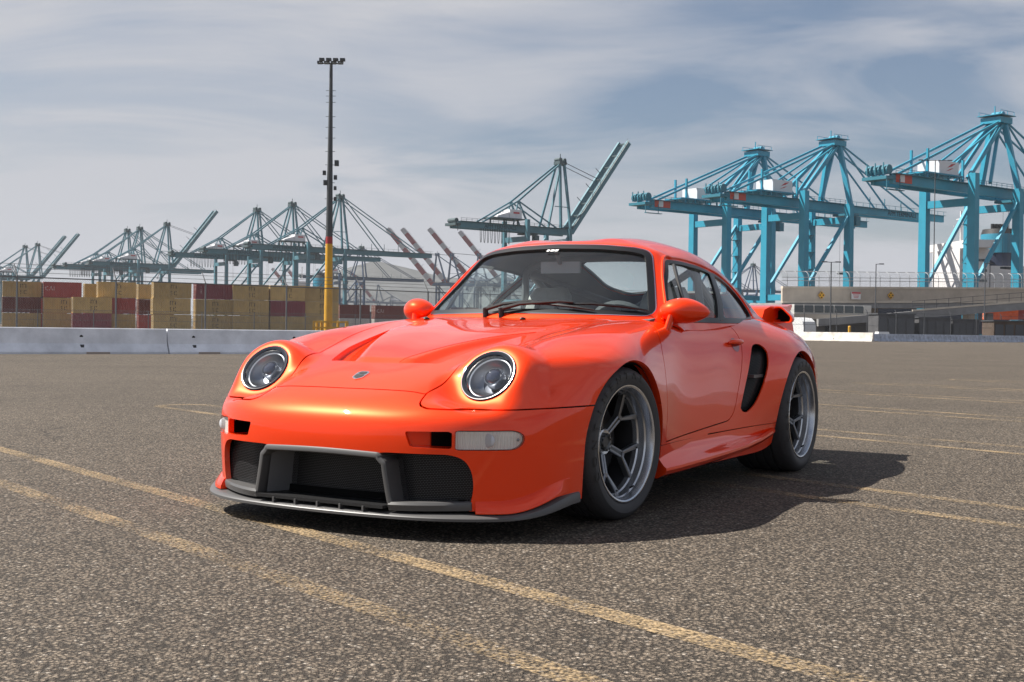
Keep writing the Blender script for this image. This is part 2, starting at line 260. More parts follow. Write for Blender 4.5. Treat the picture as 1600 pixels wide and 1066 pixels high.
# ------------------------------------------------------------------ car body surface (pure numpy)
def spline_mat(n, ts):
    """natural cubic spline through n unit-spaced knots, as a matrix for parameters ts"""
    A = np.zeros((n, n)); B = np.zeros((n, n))
    A[0, 0] = A[-1, -1] = 1.0
    for i in range(1, n-1):
        A[i, i-1] = 1; A[i, i] = 4; A[i, i+1] = 1
        B[i, i-1] = 6; B[i, i] = -12; B[i, i+1] = 6
    M = np.linalg.solve(A, B)                      # second derivatives from values
    W = np.zeros((len(ts), n))
    for k, t in enumerate(ts):
        i = min(max(int(math.floor(t)), 0), n-2); a = i+1-t; b = t-i
        W[k, i] += a; W[k, i+1] += b
        W[k] += ((a**3-a)*M[i] + (b**3-b)*M[i+1])/6
    return W
BODY = [
 [(0,-.915,.11),(.17,-.91,.11),(.34,-.893,.11),(.48,-.862,.11),(.59,-.812,.11),(.68,-.745,.11),(.745,-.67,.11),(.79,-.59,.115),(.82,-.50,.12),(.838,-.40,.125),(.85,-.29,.13)],
 [(0,-.928,.20),(.17,-.923,.20),(.34,-.905,.20),(.48,-.872,.20),(.59,-.82,.20),(.683,-.75,.20),(.748,-.672,.20),(.793,-.59,.205),(.824,-.50,.21),(.842,-.40,.215),(.853,-.29,.22)],
 [(0,-.94,.30),(.17,-.935,.30),(.34,-.915,.30),(.48,-.88,.30),(.593,-.826,.30),(.688,-.753,.30),(.752,-.672,.30),(.797,-.59,.30),(.828,-.495,.305),(.848,-.39,.305),(.86,-.28,.31)],
 [(0,-.943,.385),(.17,-.938,.385),(.34,-.918,.385),(.48,-.882,.385),(.595,-.827,.385),(.69,-.752,.385),(.755,-.669,.388),(.80,-.583,.39),(.833,-.485,.392),(.855,-.375,.39),(.868,-.26,.385)],
 [(0,-.922,.455),(.17,-.918,.455),(.34,-.90,.455),(.48,-.865,.456),(.59,-.813,.458),(.685,-.74,.46),(.75,-.655,.464),(.80,-.567,.468),(.838,-.465,.468),(.863,-.355,.46),(.878,-.235,.44)],
 [(0,-.862,.51),(.17,-.858,.51),(.345,-.84,.508),(.47,-.806,.504),(.577,-.755,.507),(.675,-.69,.513),(.745,-.605,.52),(.80,-.515,.525),(.842,-.417,.526),(.870,-.31,.516),(.888,-.195,.49)],
 [(0,-.78,.552),(.18,-.777,.553),(.36,-.763,.546),(.465,-.733,.535),(.565,-.69,.546),(.665,-.625,.558),(.742,-.543,.567),(.802,-.455,.573),(.849,-.36,.574),(.88,-.26,.563),(.897,-.15,.533)],
 [(0,-.68,.598),(.185,-.677,.60),(.36,-.66,.593),(.455,-.637,.583),(.56,-.612,.613),(.665,-.56,.625),(.746,-.478,.630),(.810,-.39,.629),(.860,-.30,.622),(.891,-.203,.602),(.905,-.10,.562)],
 [(0,-.54,.648),(.19,-.538,.65),(.36,-.527,.643),(.455,-.513,.640),(.56,-.515,.672),(.66,-.478,.686),(.745,-.408,.685),(.815,-.325,.675),(.868,-.24,.658),(.901,-.15,.628),(.913,-.06,.58)],
 [(0,-.36,.70),(.195,-.36,.702),(.37,-.357,.695),(.47,-.352,.696),(.56,-.347,.718),(.655,-.325,.728),(.742,-.28,.722),(.818,-.22,.705),(.876,-.157,.678),(.909,-.09,.638),(.918,-.02,.585)],
 [(0,-.14,.748),(.2,-.14,.75),(.385,-.14,.743),(.487,-.14,.746),(.57,-.138,.760),(.655,-.13,.767),(.741,-.11,.757),(.818,-.085,.733),(.877,-.06,.696),(.912,-.03,.645),(.92,.02,.585)],
 [(0,.10,.79),(.21,.10,.792),(.40,.10,.787),(.50,.10,.787),(.58,.10,.795),(.657,.10,.797),(.736,.097,.784),(.812,.09,.752),(.873,.085,.70),(.91,.08,.64),(.918,.08,.575)],
 [(0,.32,.823),(.22,.32,.825),(.42,.32,.821),(.517,.32,.819),(.59,.317,.821),(.657,.31,.818),(.732,.297,.80),(.803,.272,.757),(.862,.238,.69),(.90,.19,.61),(.91,.14,.54)],
 [(0,.52,.848),(.23,.52,.85),(.43,.52,.846),(.53,.52,.841),(.60,.515,.838),(.663,.505,.829),(.733,.483,.803),(.798,.442,.745),(.852,.382,.655),(.889,.30,.55),(.904,.22,.47)],
 [(0,.70,.862),(.24,.70,.862),(.44,.70,.859),(.54,.70,.853),(.612,.69,.847),(.673,.678,.835),(.738,.65,.80),(.796,.597,.725),(.843,.515,.61),(.878,.405,.47),(.895,.28,.36)],
 [(0,.86,.866),(.25,.86,.866),(.45,.86,.863),(.55,.86,.857),(.627,.85,.849),(.687,.835,.832),(.746,.80,.79),(.795,.745,.70),(.833,.66,.56),(.862,.52,.38),(.875,.33,.235)],
 [(0,1.02,.866),(.25,1.02,.866),(.455,1.02,.863),(.56,1.02,.858),(.643,1.01,.849),(.701,1.0,.829),(.756,.97,.777),(.80,.92,.675),(.829,.845,.525),(.848,.72,.33),(.855,.54,.17)],
 [(0,1.2,.866),(.255,1.2,.866),(.46,1.2,.864),(.567,1.2,.86),(.655,1.2,.85),(.715,1.19,.826),(.768,1.17,.763),(.81,1.14,.648),(.832,1.09,.49),(.845,1.0,.30),(.85,.9,.15)],
 [(0,1.38,.87),(.26,1.38,.87),(.465,1.38,.869),(.573,1.38,.866),(.664,1.38,.855),(.727,1.38,.827),(.778,1.375,.757),(.817,1.37,.637),(.837,1.36,.475),(.849,1.34,.29),(.85,1.32,.15)],
 [(0,1.56,.88),(.26,1.56,.88),(.465,1.56,.878),(.578,1.56,.874),(.673,1.56,.861),(.741,1.56,.83),(.796,1.567,.757),(.838,1.575,.635),(.857,1.585,.475),(.860,1.6,.29),(.85,1.62,.15)],
 [(0,1.75,.895),(.26,1.75,.893),(.465,1.75,.888),(.582,1.75,.88),(.681,1.75,.866),(.758,1.757,.832),(.828,1.775,.758),(.880,1.795,.64),(.900,1.825,.49),(.887,1.86,.32),(.862,1.90,.18)],
 [(0,1.95,.905),(.26,1.95,.902),(.46,1.95,.895),(.578,1.95,.885),(.682,1.95,.868),(.772,1.965,.832),(.852,1.985,.762),(.910,2.005,.665),(.934,2.025,.55),(.93,2.03,.43),(.915,2.025,.33)],
 [(0,2.15,.91),(.255,2.15,.906),(.45,2.15,.897),(.563,2.15,.886),(.670,2.15,.869),(.768,2.165,.832),(.857,2.185,.770),(.92,2.195,.69),(.945,2.2,.61),(.945,2.19,.535),(.93,2.18,.475)],
 [(0,2.38,.91),(.25,2.38,.906),(.43,2.38,.895),(.54,2.38,.883),(.648,2.38,.865),(.750,2.38,.826),(.845,2.372,.766),(.912,2.36,.69),(.94,2.34,.615),(.942,2.32,.545),(.93,2.3,.485)],
 [(0,2.6,.90),(.24,2.6,.896),(.41,2.6,.886),(.513,2.6,.873),(.617,2.6,.855),(.720,2.597,.82),(.816,2.58,.76),(.885,2.55,.68),(.92,2.50,.59),(.93,2.45,.505),(.925,2.40,.435)],
 [(0,2.82,.88),(.23,2.82,.876),(.39,2.82,.868),(.485,2.82,.857),(.582,2.82,.84),(.679,2.81,.808),(.771,2.79,.75),(.840,2.75,.662),(.884,2.69,.555),(.905,2.60,.45),(.907,2.5,.36)],
 [(0,3.02,.85),(.22,3.02,.847),(.37,3.02,.840),(.457,3.02,.830),(.545,3.015,.813),(.634,3.0,.782),(.72,2.97,.72),(.79,2.92,.62),(.84,2.85,.505),(.87,2.75,.39),(.88,2.62,.29)],
 [(0,3.16,.80),(.21,3.16,.798),(.355,3.16,.79),(.435,3.155,.782),(.515,3.15,.765),(.60,3.13,.73),(.68,3.09,.66),(.75,3.03,.56),(.805,2.95,.45),(.84,2.84,.335),(.86,2.7,.23)],
 [(0,3.24,.71),(.21,3.24,.71),(.345,3.24,.705),(.425,3.235,.70),(.503,3.227,.69),(.58,3.21,.66),(.66,3.165,.595),(.73,3.1,.50),(.785,3.01,.395),(.825,2.89,.285),(.85,2.74,.18)],
 [(0,3.27,.58),(.21,3.27,.58),(.345,3.268,.578),(.425,3.265,.575),(.503,3.258,.57),(.58,3.24,.54),(.66,3.195,.485),(.725,3.13,.41),(.78,3.04,.325),(.82,2.92,.235),(.845,2.76,.15)],
 [(0,3.26,.42),(.21,3.26,.42),(.345,3.258,.42),(.425,3.255,.418),(.503,3.248,.415),(.58,3.225,.395),(.655,3.18,.355),(.72,3.12,.305),(.775,3.03,.25),(.815,2.92,.185),(.84,2.77,.12)],
 [(0,3.21,.25),(.21,3.21,.25),(.345,3.208,.25),(.425,3.205,.25),(.503,3.198,.25),(.58,3.178,.25),(.65,3.14,.235),(.715,3.08,.215),(.765,3.0,.185),(.805,2.9,.145),(.835,2.77,.10)],
]
CABIN = [
 [(0,.53,.83),(.22,.545,.828),(.42,.595,.825),(.575,.665,.82),(.662,.73,.818),(.715,.80,.815),(.735,.84,.81),(.75,.87,.80),(.76,.9,.79)],
 [(0,.57,.872),(.22,.585,.870),(.42,.635,.866),(.572,.705,.861),(.652,.768,.858),(.70,.835,.855),(.722,.87,.842),(.738,.90,.825),(.748,.93,.80)],
 [(0,.71,.995),(.21,.725,.993),(.40,.768,.987),(.53,.825,.978),(.603,.878,.97),(.650,.94,.962),(.686,.97,.91),(.717,1.0,.86),(.742,1.03,.80)],
 [(0,.86,1.120),(.2,.873,1.118),(.375,.907,1.11),(.49,.948,1.097),(.553,.988,1.085),(.602,1.04,1.072),(.655,1.07,.985),(.703,1.1,.893),(.745,1.13,.80)],
 [(0,1.0,1.236),(.19,1.01,1.233),(.345,1.033,1.222),(.445,1.062,1.207),(.502,1.087,1.193),(.557,1.135,1.155),(.628,1.17,1.04),(.69,1.2,.925),(.747,1.23,.805)],
 [(0,1.14,1.265),(.19,1.145,1.261),(.345,1.16,1.249),(.442,1.18,1.23),(.506,1.205,1.204),(.563,1.24,1.158),(.633,1.27,1.043),(.696,1.29,.93),(.750,1.32,.81)],
 [(0,1.45,1.284),(.19,1.45,1.280),(.345,1.45,1.266),(.445,1.46,1.243),(.511,1.47,1.209),(.566,1.48,1.153),(.640,1.49,1.045),(.703,1.5,.937),(.755,1.5,.825)],
 [(0,1.75,1.272),(.19,1.75,1.268),(.345,1.75,1.253),(.445,1.75,1.228),(.508,1.75,1.190),(.560,1.75,1.131),(.626,1.75,1.034),(.685,1.75,.937),(.735,1.75,.835)],
 [(0,2.0,1.238),(.185,2.0,1.234),(.34,2.0,1.217),(.44,2.0,1.19),(.502,2.0,1.148),(.549,2.0,1.087),(.603,2.0,1.007),(.653,2.0,.925),(.695,2.0,.84)],
 [(0,2.25,1.182),(.18,2.25,1.178),(.33,2.25,1.16),(.43,2.25,1.129),(.494,2.25,1.083),(.537,2.25,1.023),(.577,2.25,.962),(.613,2.25,.903),(.645,2.25,.84)],
 [(0,2.5,1.102),(.175,2.5,1.097),(.32,2.5,1.079),(.42,2.5,1.047),(.485,2.5,1.0),(.528,2.5,.948),(.562,2.5,.905),(.593,2.5,.865),(.62,2.5,.82)],
 [(0,2.75,.998),(.17,2.75,.993),(.31,2.75,.976),(.41,2.75,.948),(.475,2.75,.908),(.527,2.75,.87),(.58,2.75,.838),(.63,2.75,.81),(.67,2.75,.785)],
 [(0,3.0,.882),(.17,3.0,.878),(.3,3.0,.864),(.4,3.0,.842),(.46,3.0,.815),(.51,3.0,.79),(.55,3.0,.77),(.59,3.0,.75),(.63,3.0,.73)],
]
def mirror_grid(G):
    G = np.array(G, float); L = G[:, :0:-1, :].copy(); L[:, :, 0] *= -1
    return np.concatenate([L, G], axis=1)
HL_C = np.array([.566, -.6164, .6108]); HL_N = np.array([.0, -.808, .589]); HL_N = HL_N/np.linalg.norm(HL_N)
HL_R = .117
for _b, _a, _dh in ((7, 5, .030), (8, 4, .036), (8, 3, .022), (8, 5, .020), (6, 4, -.016), (6, 5, .016), (7, 6, .016), (6, 3, -.018), (5, 4, -.006), (9, 4, .008)):
    _p = BODY[_b][_a]; BODY[_b][_a] = (_p[0], _p[1]+_dh*HL_N[1], _p[2]+_dh*HL_N[2])   # fender stands up round the lamp
def smooth01(t):
    t = np.clip(t, 0, 1); return t*t*(3-2*t)
def body_post(P):
    """headlamp seats and hood channels pressed into the raw lofted surface"""
    P = P.copy(); sg = np.where(P[..., 0] < 0, -1.0, 1.0)
    Q = P.copy(); Q[..., 0] = np.abs(Q[..., 0])
    # lamp seat: flat disc, blended out
    d = Q-HL_C; h = d@HL_N; rad = np.sqrt(np.maximum((d*d).sum(-1)-h*h, 0))
    near = np.abs(h) < .12
    w = (1-smooth01((rad-HL_R*1.02)/(HL_R*.95)))*near
    Q = Q-(h*w)[..., None]*HL_N*1.0
    # raised centre of the hood
    x, y = Q[..., 0], Q[..., 1]
    hoodm = (Q[..., 2] > .5) & (y > -.75) & (y < .45)
    inner = np.interp(y, [-.55, -.36, -.12, .10], [.15, .22, .32, .40])
    dome = smooth01((inner+.02-x)/.05)*smooth01((y+.555)/.05)*(1-smooth01((y+.1)/.45))
    Q[..., 2] = Q[..., 2]+.011*dome*hoodm
    Q[..., 0] = Q[..., 0]*sg
    return Q
def cabin_post(P):
    P = P.copy(); x, y, z = np.abs(P[..., 0]), P[..., 1], P[..., 2]
    bub = np.exp(-((x-.25)/.12)**2)*smooth01((y-1.05)/.12)*(1-smooth01((y-1.5)/.6))
    P[..., 2] = z+.016*bub*(z > 1.1); return P
class Surf:
    def __init__(self, G, post=None):
        self.G = mirror_grid(G); self.post = post
        self.nb, self.na = self.G.shape[:2]
    def raw(self, bs, as_):
        Wb = spline_mat(self.nb, bs); Wa = spline_mat(self.na, as_)
        P = np.einsum('ib,bac,ja->ijc', Wb, self.G, Wa)
        return self.post(P) if self.post else P
    def grid(self, b0, b1, a0, a1, nb, na):
        """a0,a1 in signed column units (0 = centre)"""
        c = (self.na-1)/2
        bs = np.linspace(b0, b1, nb); as_ = np.linspace(a0, a1, na)+c
        return self.mesh_from(bs, as_)
    def mesh_from(self, bs, as_):
        P = self.raw(bs, as_); e = 1e-3
        Pb = self.raw(np.clip(bs+e, 0, self.nb-1), as_)-self.raw(np.clip(bs-e, 0, self.nb-1), as_)
        Pa = self.raw(bs, np.clip(as_+e, 0, self.na-1))-self.raw(bs, np.clip(as_-e, 0, self.na-1))
        N = np.cross(Pa, Pb); N /= np.maximum(np.linalg.norm(N, axis=-1, keepdims=True), 1e-12)
        nb, na = P.shape[:2]
        idx = np.arange(nb*na).reshape(nb, na)
        F = np.stack([idx[:-1, :-1], idx[:-1, 1:], idx[1:, 1:], idx[1:, :-1]], -1).reshape(-1, 4)
        return PM(P.reshape(-1, 3), N.reshape(-1, 3), [tuple(q) for q in F.tolist()])
class PM:
    """polygon soup with shared vertices and normals, clippable by a scalar field"""
    def __init__(self, V, N, F): self.V, self.N, self.F = V, N, F
    def clip(self, fn, keep=-1, off=0.0):
        """keep the side where fn <= off (keep=-1) or fn >= off (keep=+1)"""
        val = (fn(self.V)-off)*(1 if keep < 0 else -1)
        V = [self.V]; N = [self.N]; nv = len(self.V); newV = []; newN = []; cache = {}; F = []
        inside = val <= 0
        for f in self.F:
            c = sum(inside[i] for i in f)
            if c == len(f): F.append(f); continue
            if c == 0: continue
            out = []
            for k in range(len(f)):
                i, j = f[k], f[(k+1) % len(f)]
                if inside[i]: out.append(i)
                if inside[i] != inside[j]:
                    key = (i, j) if i < j else (j, i)
                    if key not in cache:
                        t = val[key[0]]/(val[key[0]]-val[key[1]])
                        p = self.V[key[0]]*(1-t)+self.V[key[1]]*t
                        n = self.N[key[0]]*(1-t)+self.N[key[1]]*t
                        cache[key] = nv+len(newV); newV.append(p); newN.append(n/max(np.linalg.norm(n), 1e-9))
                    out.append(cache[key])
            if len(out) >= 3: F.append(tuple(out))
        if newV: V.append(np.array(newV)); N.append(np.array(newN))
        return PM(np.concatenate(V), np.concatenate(N), F).compact()
    def compact(self):
        used = sorted({i for f in self.F for i in f}); mp = {i: k for k, i in enumerate(used)}
        return PM(self.V[used], self.N[used], [tuple(mp[i] for i in f) for f in self.F])
    def offset(self, d): return PM(self.V+self.N*d, self.N, self.F)
    def boundary(self):
        cnt = {}
        for f in self.F:
            for k in range(len(f)):
                e = (f[k], f[(k+1) % len(f)]); cnt[e] = 1
        return [e for e in cnt if (e[1], e[0]) not in cnt]
def poly_sdf(poly):
    A = np.array(poly, float); B = np.roll(A, -1, 0)
    def fn(P):
        d = np.full(len(P), 1e9); ins = np.zeros(len(P), bool)
        for a, b in zip(A, B):
            e = b-a; w = P-a; t = np.clip((w@e)/max(e@e, 1e-12), 0, 1)
            q = w-t[:, None]*e; d = np.minimum(d, (q*q).sum(1))
            c = (a[1] > P[:, 1]) != (b[1] > P[:, 1])
            with np.errstate(divide='ignore', invalid='ignore'):
                xx = (b[0]-a[0])*(P[:, 1]-a[1])/(b[1]-a[1])+a[0]
            ins ^= c & (P[:, 0] < xx)
        return np.sqrt(d)*np.where(ins, -1, 1)
    return fn
def rnd(poly, r=.03, n=5):
    """round the corners of a polygon (r may be a list)"""
    out = []; m = len(poly)
    for i in range(m):
        p = np.array(poly[i], float); a = np.array(poly[i-1], float); b = np.array(poly[(i+1) % m], float)
        ri = r[i] if isinstance(r, (list, tuple)) else r
        la, lb = np.linalg.norm(a-p), np.linalg.norm(b-p); k = min(ri, la*.48, lb*.48)
        if k < 1e-4: out.append(tuple(p)); continue
        s, e = p+(a-p)/la*k, p+(b-p)/lb*k
        for t in np.linspace(0, 1, n): out.append(tuple((1-t)**2*s+2*t*(1-t)*p+t*t*e))
    return out
def field_xz(poly): f = poly_sdf(poly); return lambda V: f(V[:, [0, 2]])
def field_xy(poly): f = poly_sdf(poly); return lambda V: f(V[:, [0, 1]])
def field_yz(poly): f = poly_sdf(poly); return lambda V: f(V[:, [1, 2]])
def mirx(poly):
    """close a half outline (x>=0) with its mirror image"""
    return list(poly)+[(-p[0], p[1]) for p in reversed(poly)]
# ------------------------------------------------------------------ the car
PAINT = mat('orange_paint', (.92, .050, .003), rough=.38, metal=.24, spec=.06, coat=1.0, crough=.006)
BLACK = mat('satin_black', (.012, .012, .013), rough=.42, spec=.5)
CARBON = mat('grey_satin_trim', (.085, .083, .083), rough=.40, spec=.5, bump=.05, bscale=300)
RUBBER = mat('seal_rubber', (.010, .010, .011), rough=.35)
DARK = mat('inner_dark', (.006, .006, .006), rough=.9, spec=.1)
CHROME = mat('chrome', (.75, .75, .76), rough=.12, metal=1.0)
RIM = mat('rim_grey', (.58, .60, .63), rough=.24, metal=.85)
SPOKE = mat('spoke_grey', (.27, .28, .30), rough=.28, metal=.8)
RIMD = mat('rim_dark', (.10, .105, .11), rough=.35, metal=.8)
GREYCLOTH = mat('grey_upholstery', (.46, .45, .43), rough=.85, var=.1, vscale=30, bump=.1, bscale=150)
CAGE = mat('cage_grey', (.20, .21, .22), rough=.4)
ALCANTARA = mat('dark_lining', (.10, .104, .107), rough=.9)
WHITE = mat('white_print', (.8, .8, .8), rough=.5)
def glass_mat(name, tint, rough=0.0, mixf=.0):
    m = bpy.data.materials.new(name); m.use_nodes = True; nt = m.node_tree; nt.nodes.clear()
    out = nt.nodes.new('ShaderNodeOutputMaterial'); mix = nt.nodes.new('ShaderNodeMixShader'); fr = nt.nodes.new('ShaderNodeFresnel')
    ge = nt.nodes.new('ShaderNodeNewGeometry'); io = nt.nodes.new('ShaderNodeMath'); io.operation = 'MULTIPLY_ADD'; io.inputs[1].default_value = 1/1.5-1.5; io.inputs[2].default_value = 1.5
    nt.links.new(ge.outputs['Backfacing'], io.inputs[0]); nt.links.new(io.outputs[0], fr.inputs[0])      # thin pane: same reflection from both sides
    tr = nt.nodes.new('ShaderNodeBsdfTransparent'); tr.inputs[0].default_value = (*tint, 1); gl = nt.nodes.new('ShaderNodeBsdfGlossy'); gl.inputs['Roughness'].default_value = rough
    ad = nt.nodes.new('ShaderNodeMath'); ad.operation = 'ADD'; ad.inputs[1].default_value = mixf; nt.links.new(fr.outputs[0], ad.inputs[0])
    nt.links.new(ad.outputs[0], mix.inputs[0]); nt.links.new(tr.outputs[0], mix.inputs[1]); nt.links.new(gl.outputs[0], mix.inputs[2]); nt.links.new(mix.outputs[0], out.inputs[0])
    MATS[name] = m; return m
GLASS = glass_mat('car_glass', (.88, .95, .95), mixf=.05)
LENS = glass_mat('lamp_glass', (.86, .88, .9), mixf=.05)
def grille_mat():
    """woven hexagon wire: real holes cut through by alpha"""
    m = bpy.data.materials.new('grille_wire'); m.use_nodes = True; nt = m.node_tree; b = nt.nodes['Principled BSDF']
    b.inputs['Base Color'].default_value = (.026, .026, .028, 1); b.inputs['Roughness'].default_value = .4
    tc = nt.nodes.new('ShaderNodeTexCoord'); mp = nt.nodes.new('ShaderNodeMapping'); nt.links.new(tc.outputs['Object'], mp.inputs[0]); mp.inputs['Scale'].default_value = (95, 0, 150)
    vo = nt.nodes.new('ShaderNodeTexVoronoi'); vo.feature = 'DISTANCE_TO_EDGE'; vo.voronoi_dimensions = '3D'; vo.inputs['Randomness'].default_value = .0; vo.inputs['Scale'].default_value = 1
    # shift every second row to get a honeycomb
    sp = nt.nodes.new('ShaderNodeSeparateXYZ'); nt.links.new(mp.outputs[0], sp.inputs[0])
    fl = nt.nodes.new('ShaderNodeMath'); fl.operation = 'FLOOR'; nt.links.new(sp.outputs[2], fl.inputs[0])
    hf = nt.nodes.new('ShaderNodeMath'); hf.operation = 'MULTIPLY_ADD'; nt.links.new(fl.outputs[0], hf.inputs[0]); hf.inputs[1].default_value = .5; nt.links.new(sp.outputs[0], hf.inputs[2])
    cb = nt.nodes.new('ShaderNodeCombineXYZ'); nt.links.new(hf.outputs[0], cb.inputs[0]); nt.links.new(sp.outputs[2], cb.inputs[2]); nt.links.new(cb.outputs[0], vo.inputs['Vector'])
    gt = nt.nodes.new('ShaderNodeMath'); gt.operation = 'LESS_THAN'; gt.inputs[1].default_value = .16; nt.links.new(vo.outputs['Distance'], gt.inputs[0])
    nt.links.new(gt.outputs[0], b.inputs['Alpha']); return m
GRILLE = grille_mat()
CAR_TX, CAR_TY, CAR_YAW = -.2698, 5.6524, .5253
car = thing('sports_car', 'bright orange coupe sports car with round headlights and black front splitter', 'car', (CAR_TX, CAR_TY, 0), -CAR_YAW)
def pm_build(name, pm, mt, parent=car, flange=.014, **kw):
    V = [tuple(p) for p in pm.V]; N = [tuple(n) for n in pm.N]; F = list(pm.F)
    if flange:
        be = pm.boundary(); nrm = {}
        for i, j in be:
            d = pm.V[j]-pm.V[i]; n = np.cross(d, pm.N[i]); n /= max(np.linalg.norm(n), 1e-9)
            for k in (i, j): nrm[k] = nrm.get(k, 0)+n
        top = {}; bot = {}
        for k, n in nrm.items():
            n = n/max(np.linalg.norm(n), 1e-9); e = pm.N[k]*.6+n*.8
            top[k] = len(V); V.append(tuple(pm.V[k])); N.append(tuple(n))
            bot[k] = len(V); V.append(tuple(pm.V[k]-pm.N[k]*flange)); N.append(tuple(n))
        for i, j in be: F.append((top[j], top[i], bot[i], bot[j]))
    me = bpy.data.meshes.new(name); me.from_pydata(V, [], F); me.update()
    me.polygons.foreach_set('use_smooth', [True]*len(me.polygons))
    me.normals_split_custom_set_from_vertices(N); me.materials.append(mt)
    return link(name, me, parent, **kw)
body = Surf(BODY, body_post); cabin = Surf(CABIN, cabin_post)
G2 = .0028                                                            # half a panel gap
mx = lambda poly: [(-p[0], p[1]) for p in poly][::-1]
# --- outlines (car frame, metres) of the panels and openings
hood_poly = mirx(rnd([(0, -.785), (.25, -.783), (.377, -.772), (.388, -.66), (.402, -.56), (.432, -.40), (.472, -.2), (.522, .05), (.562, .3), (.575, .455), (.40, .405), (.2, .375), (0, .365)], [0, .1, .012, .05, .05, .05, .05, .05, .05, .03, .05, .05, 0]))
bump_poly = mirx(rnd([(0, .80), (.372, .80), (.378, .535), (.392, .503), (.43, .489), (.56, .486), (.72, .488), (.98, .499), (.98, .0), (0, .0)], [0, .01, .01, .02, .02, .02, .02, 0, 0, 0]))
cab_poly = mirx([(0, .525), (.22, .54), (.42, .59), (.575, .66), (.655, .73), (.70, .80), (.725, .90), (.735, 1.1), (.738, 1.4), (.72, 1.75), (.69, 2.0), (.64, 2.25), (.60, 2.5), (.50, 2.72), (.3, 2.84), (0, 2.88)])
door_poly = rnd([(.415, .297), (.43, .58), (.47, .69), (.56, .775), (.70, .86), (.74, 1.0), (1.45, 1.0), (1.475, .862), (1.565, .815), (1.568, .74), (1.525, .65), (1.462, .53), (1.372, .385), (1.295, .343), (.80, .315)], [.01, .05, .08, .08, .05, 0, 0, .03, .05, .06, .05, .05, .06, .05, .05])
vent_poly = rnd([(1.672, .727), (1.755, .735), (1.815, .70), (1.79, .62), (1.702, .483), (1.637, .41), (1.53, .368), (1.448, .388), (1.53, .522), (1.613, .655)], [.03, .04, .04, .05, .05, .05, .03, .02, .05, .05])
intake_poly = mirx(rnd([(0, .318), (.27, .318), (.30, .322), (.545, .322), (.592, .306), (.615, .262), (.620, .198), (.60, .10), (.60, .02), (0, .02)], [0, .01, .01, .03, .03, .03, .03, 0, 0, 0]))
slot_poly = rnd([(.378, .404), (.552, .408), (.552, .343), (.40, .346)], .008)
lamp_poly = rnd([(.563, .410), (.735, .411), (.757, .395), (.757, .362), (.737, .340), (.563, .340)], [.006, .02, .02, .02, .02, .006])
def arch(yc, zc, r, xmin=.55):
    def fn(V):
        d = np.hypot(V[:, 1]-yc, (V[:, 2]-zc)); d = np.where(V[:, 2] < zc, np.abs(V[:, 1]-yc), d)
        return np.where(np.abs(V[:, 0]) > xmin, d-r, 1.0)
    return fn
F_ARCH = arch(0, .318, .352); R_ARCH = arch(2.272, .33, .362, .5)
def lamp_field(V):
    Q = V.copy(); Q[:, 0] = np.abs(Q[:, 0]); d = Q-HL_C; h = d@HL_N
    return np.where(np.abs(h) < .1, np.sqrt(np.maximum((d*d).sum(1)-h*h, 0)), 1.0)-HL_R
f_hood, f_bump, f_cab = field_xy(hood_poly), field_xz(bump_poly), field_xy(cab_poly)
f_door, f_vent, f_intake = field_yz(door_poly), field_yz(vent_poly), field_xz(intake_poly)
f_slotL, f_slotR, f_lampL, f_lampR = field_xz(slot_poly), field_xz(mx(slot_poly)), field_xz(lamp_poly), field_xz(mx(lamp_poly))
side = lambda s: (lambda V: -V[:, 0]*s)
def arch_lip(pm, f, yc, zc, s, parent, dep=.055):
    """painted return edge of a wheel arch"""
    val = np.abs(f(pm.V)); g = Geo()
    for i, j in pm.boundary():
        if val[i] < .0015 and val[j] < .0015:
            a, b = pm.V[i], pm.V[j]; e = np.array([-s*dep, 0, 0]); ra, rb = (np.array([0, yc-p[1], (zc-p[2]) if p[2] > zc else 0]) for p in (a, b)); ra = ra/np.linalg.norm(ra)*.004; rb = rb/np.linalg.norm(rb)*.004
            g.add([a, b, b+e+rb, a+e+ra], [(0, 1, 2, 3)])
    if g.v: g.build('wheel_arch_lip', PAINT, parent, smooth=40)
# fine strips of the lofted body for each region
DN = 8
def strip(b0, b1, a0, a1, fb=DN, fa=DN): return body.grid(b0, b1, a0, a1, int((b1-b0)*fb)+1, int((a1-a0)*fa)+1)
front = strip(0, 13.5, -10, 10, 10, 10)
fr_noarch = front.clip(F_ARCH, 1)
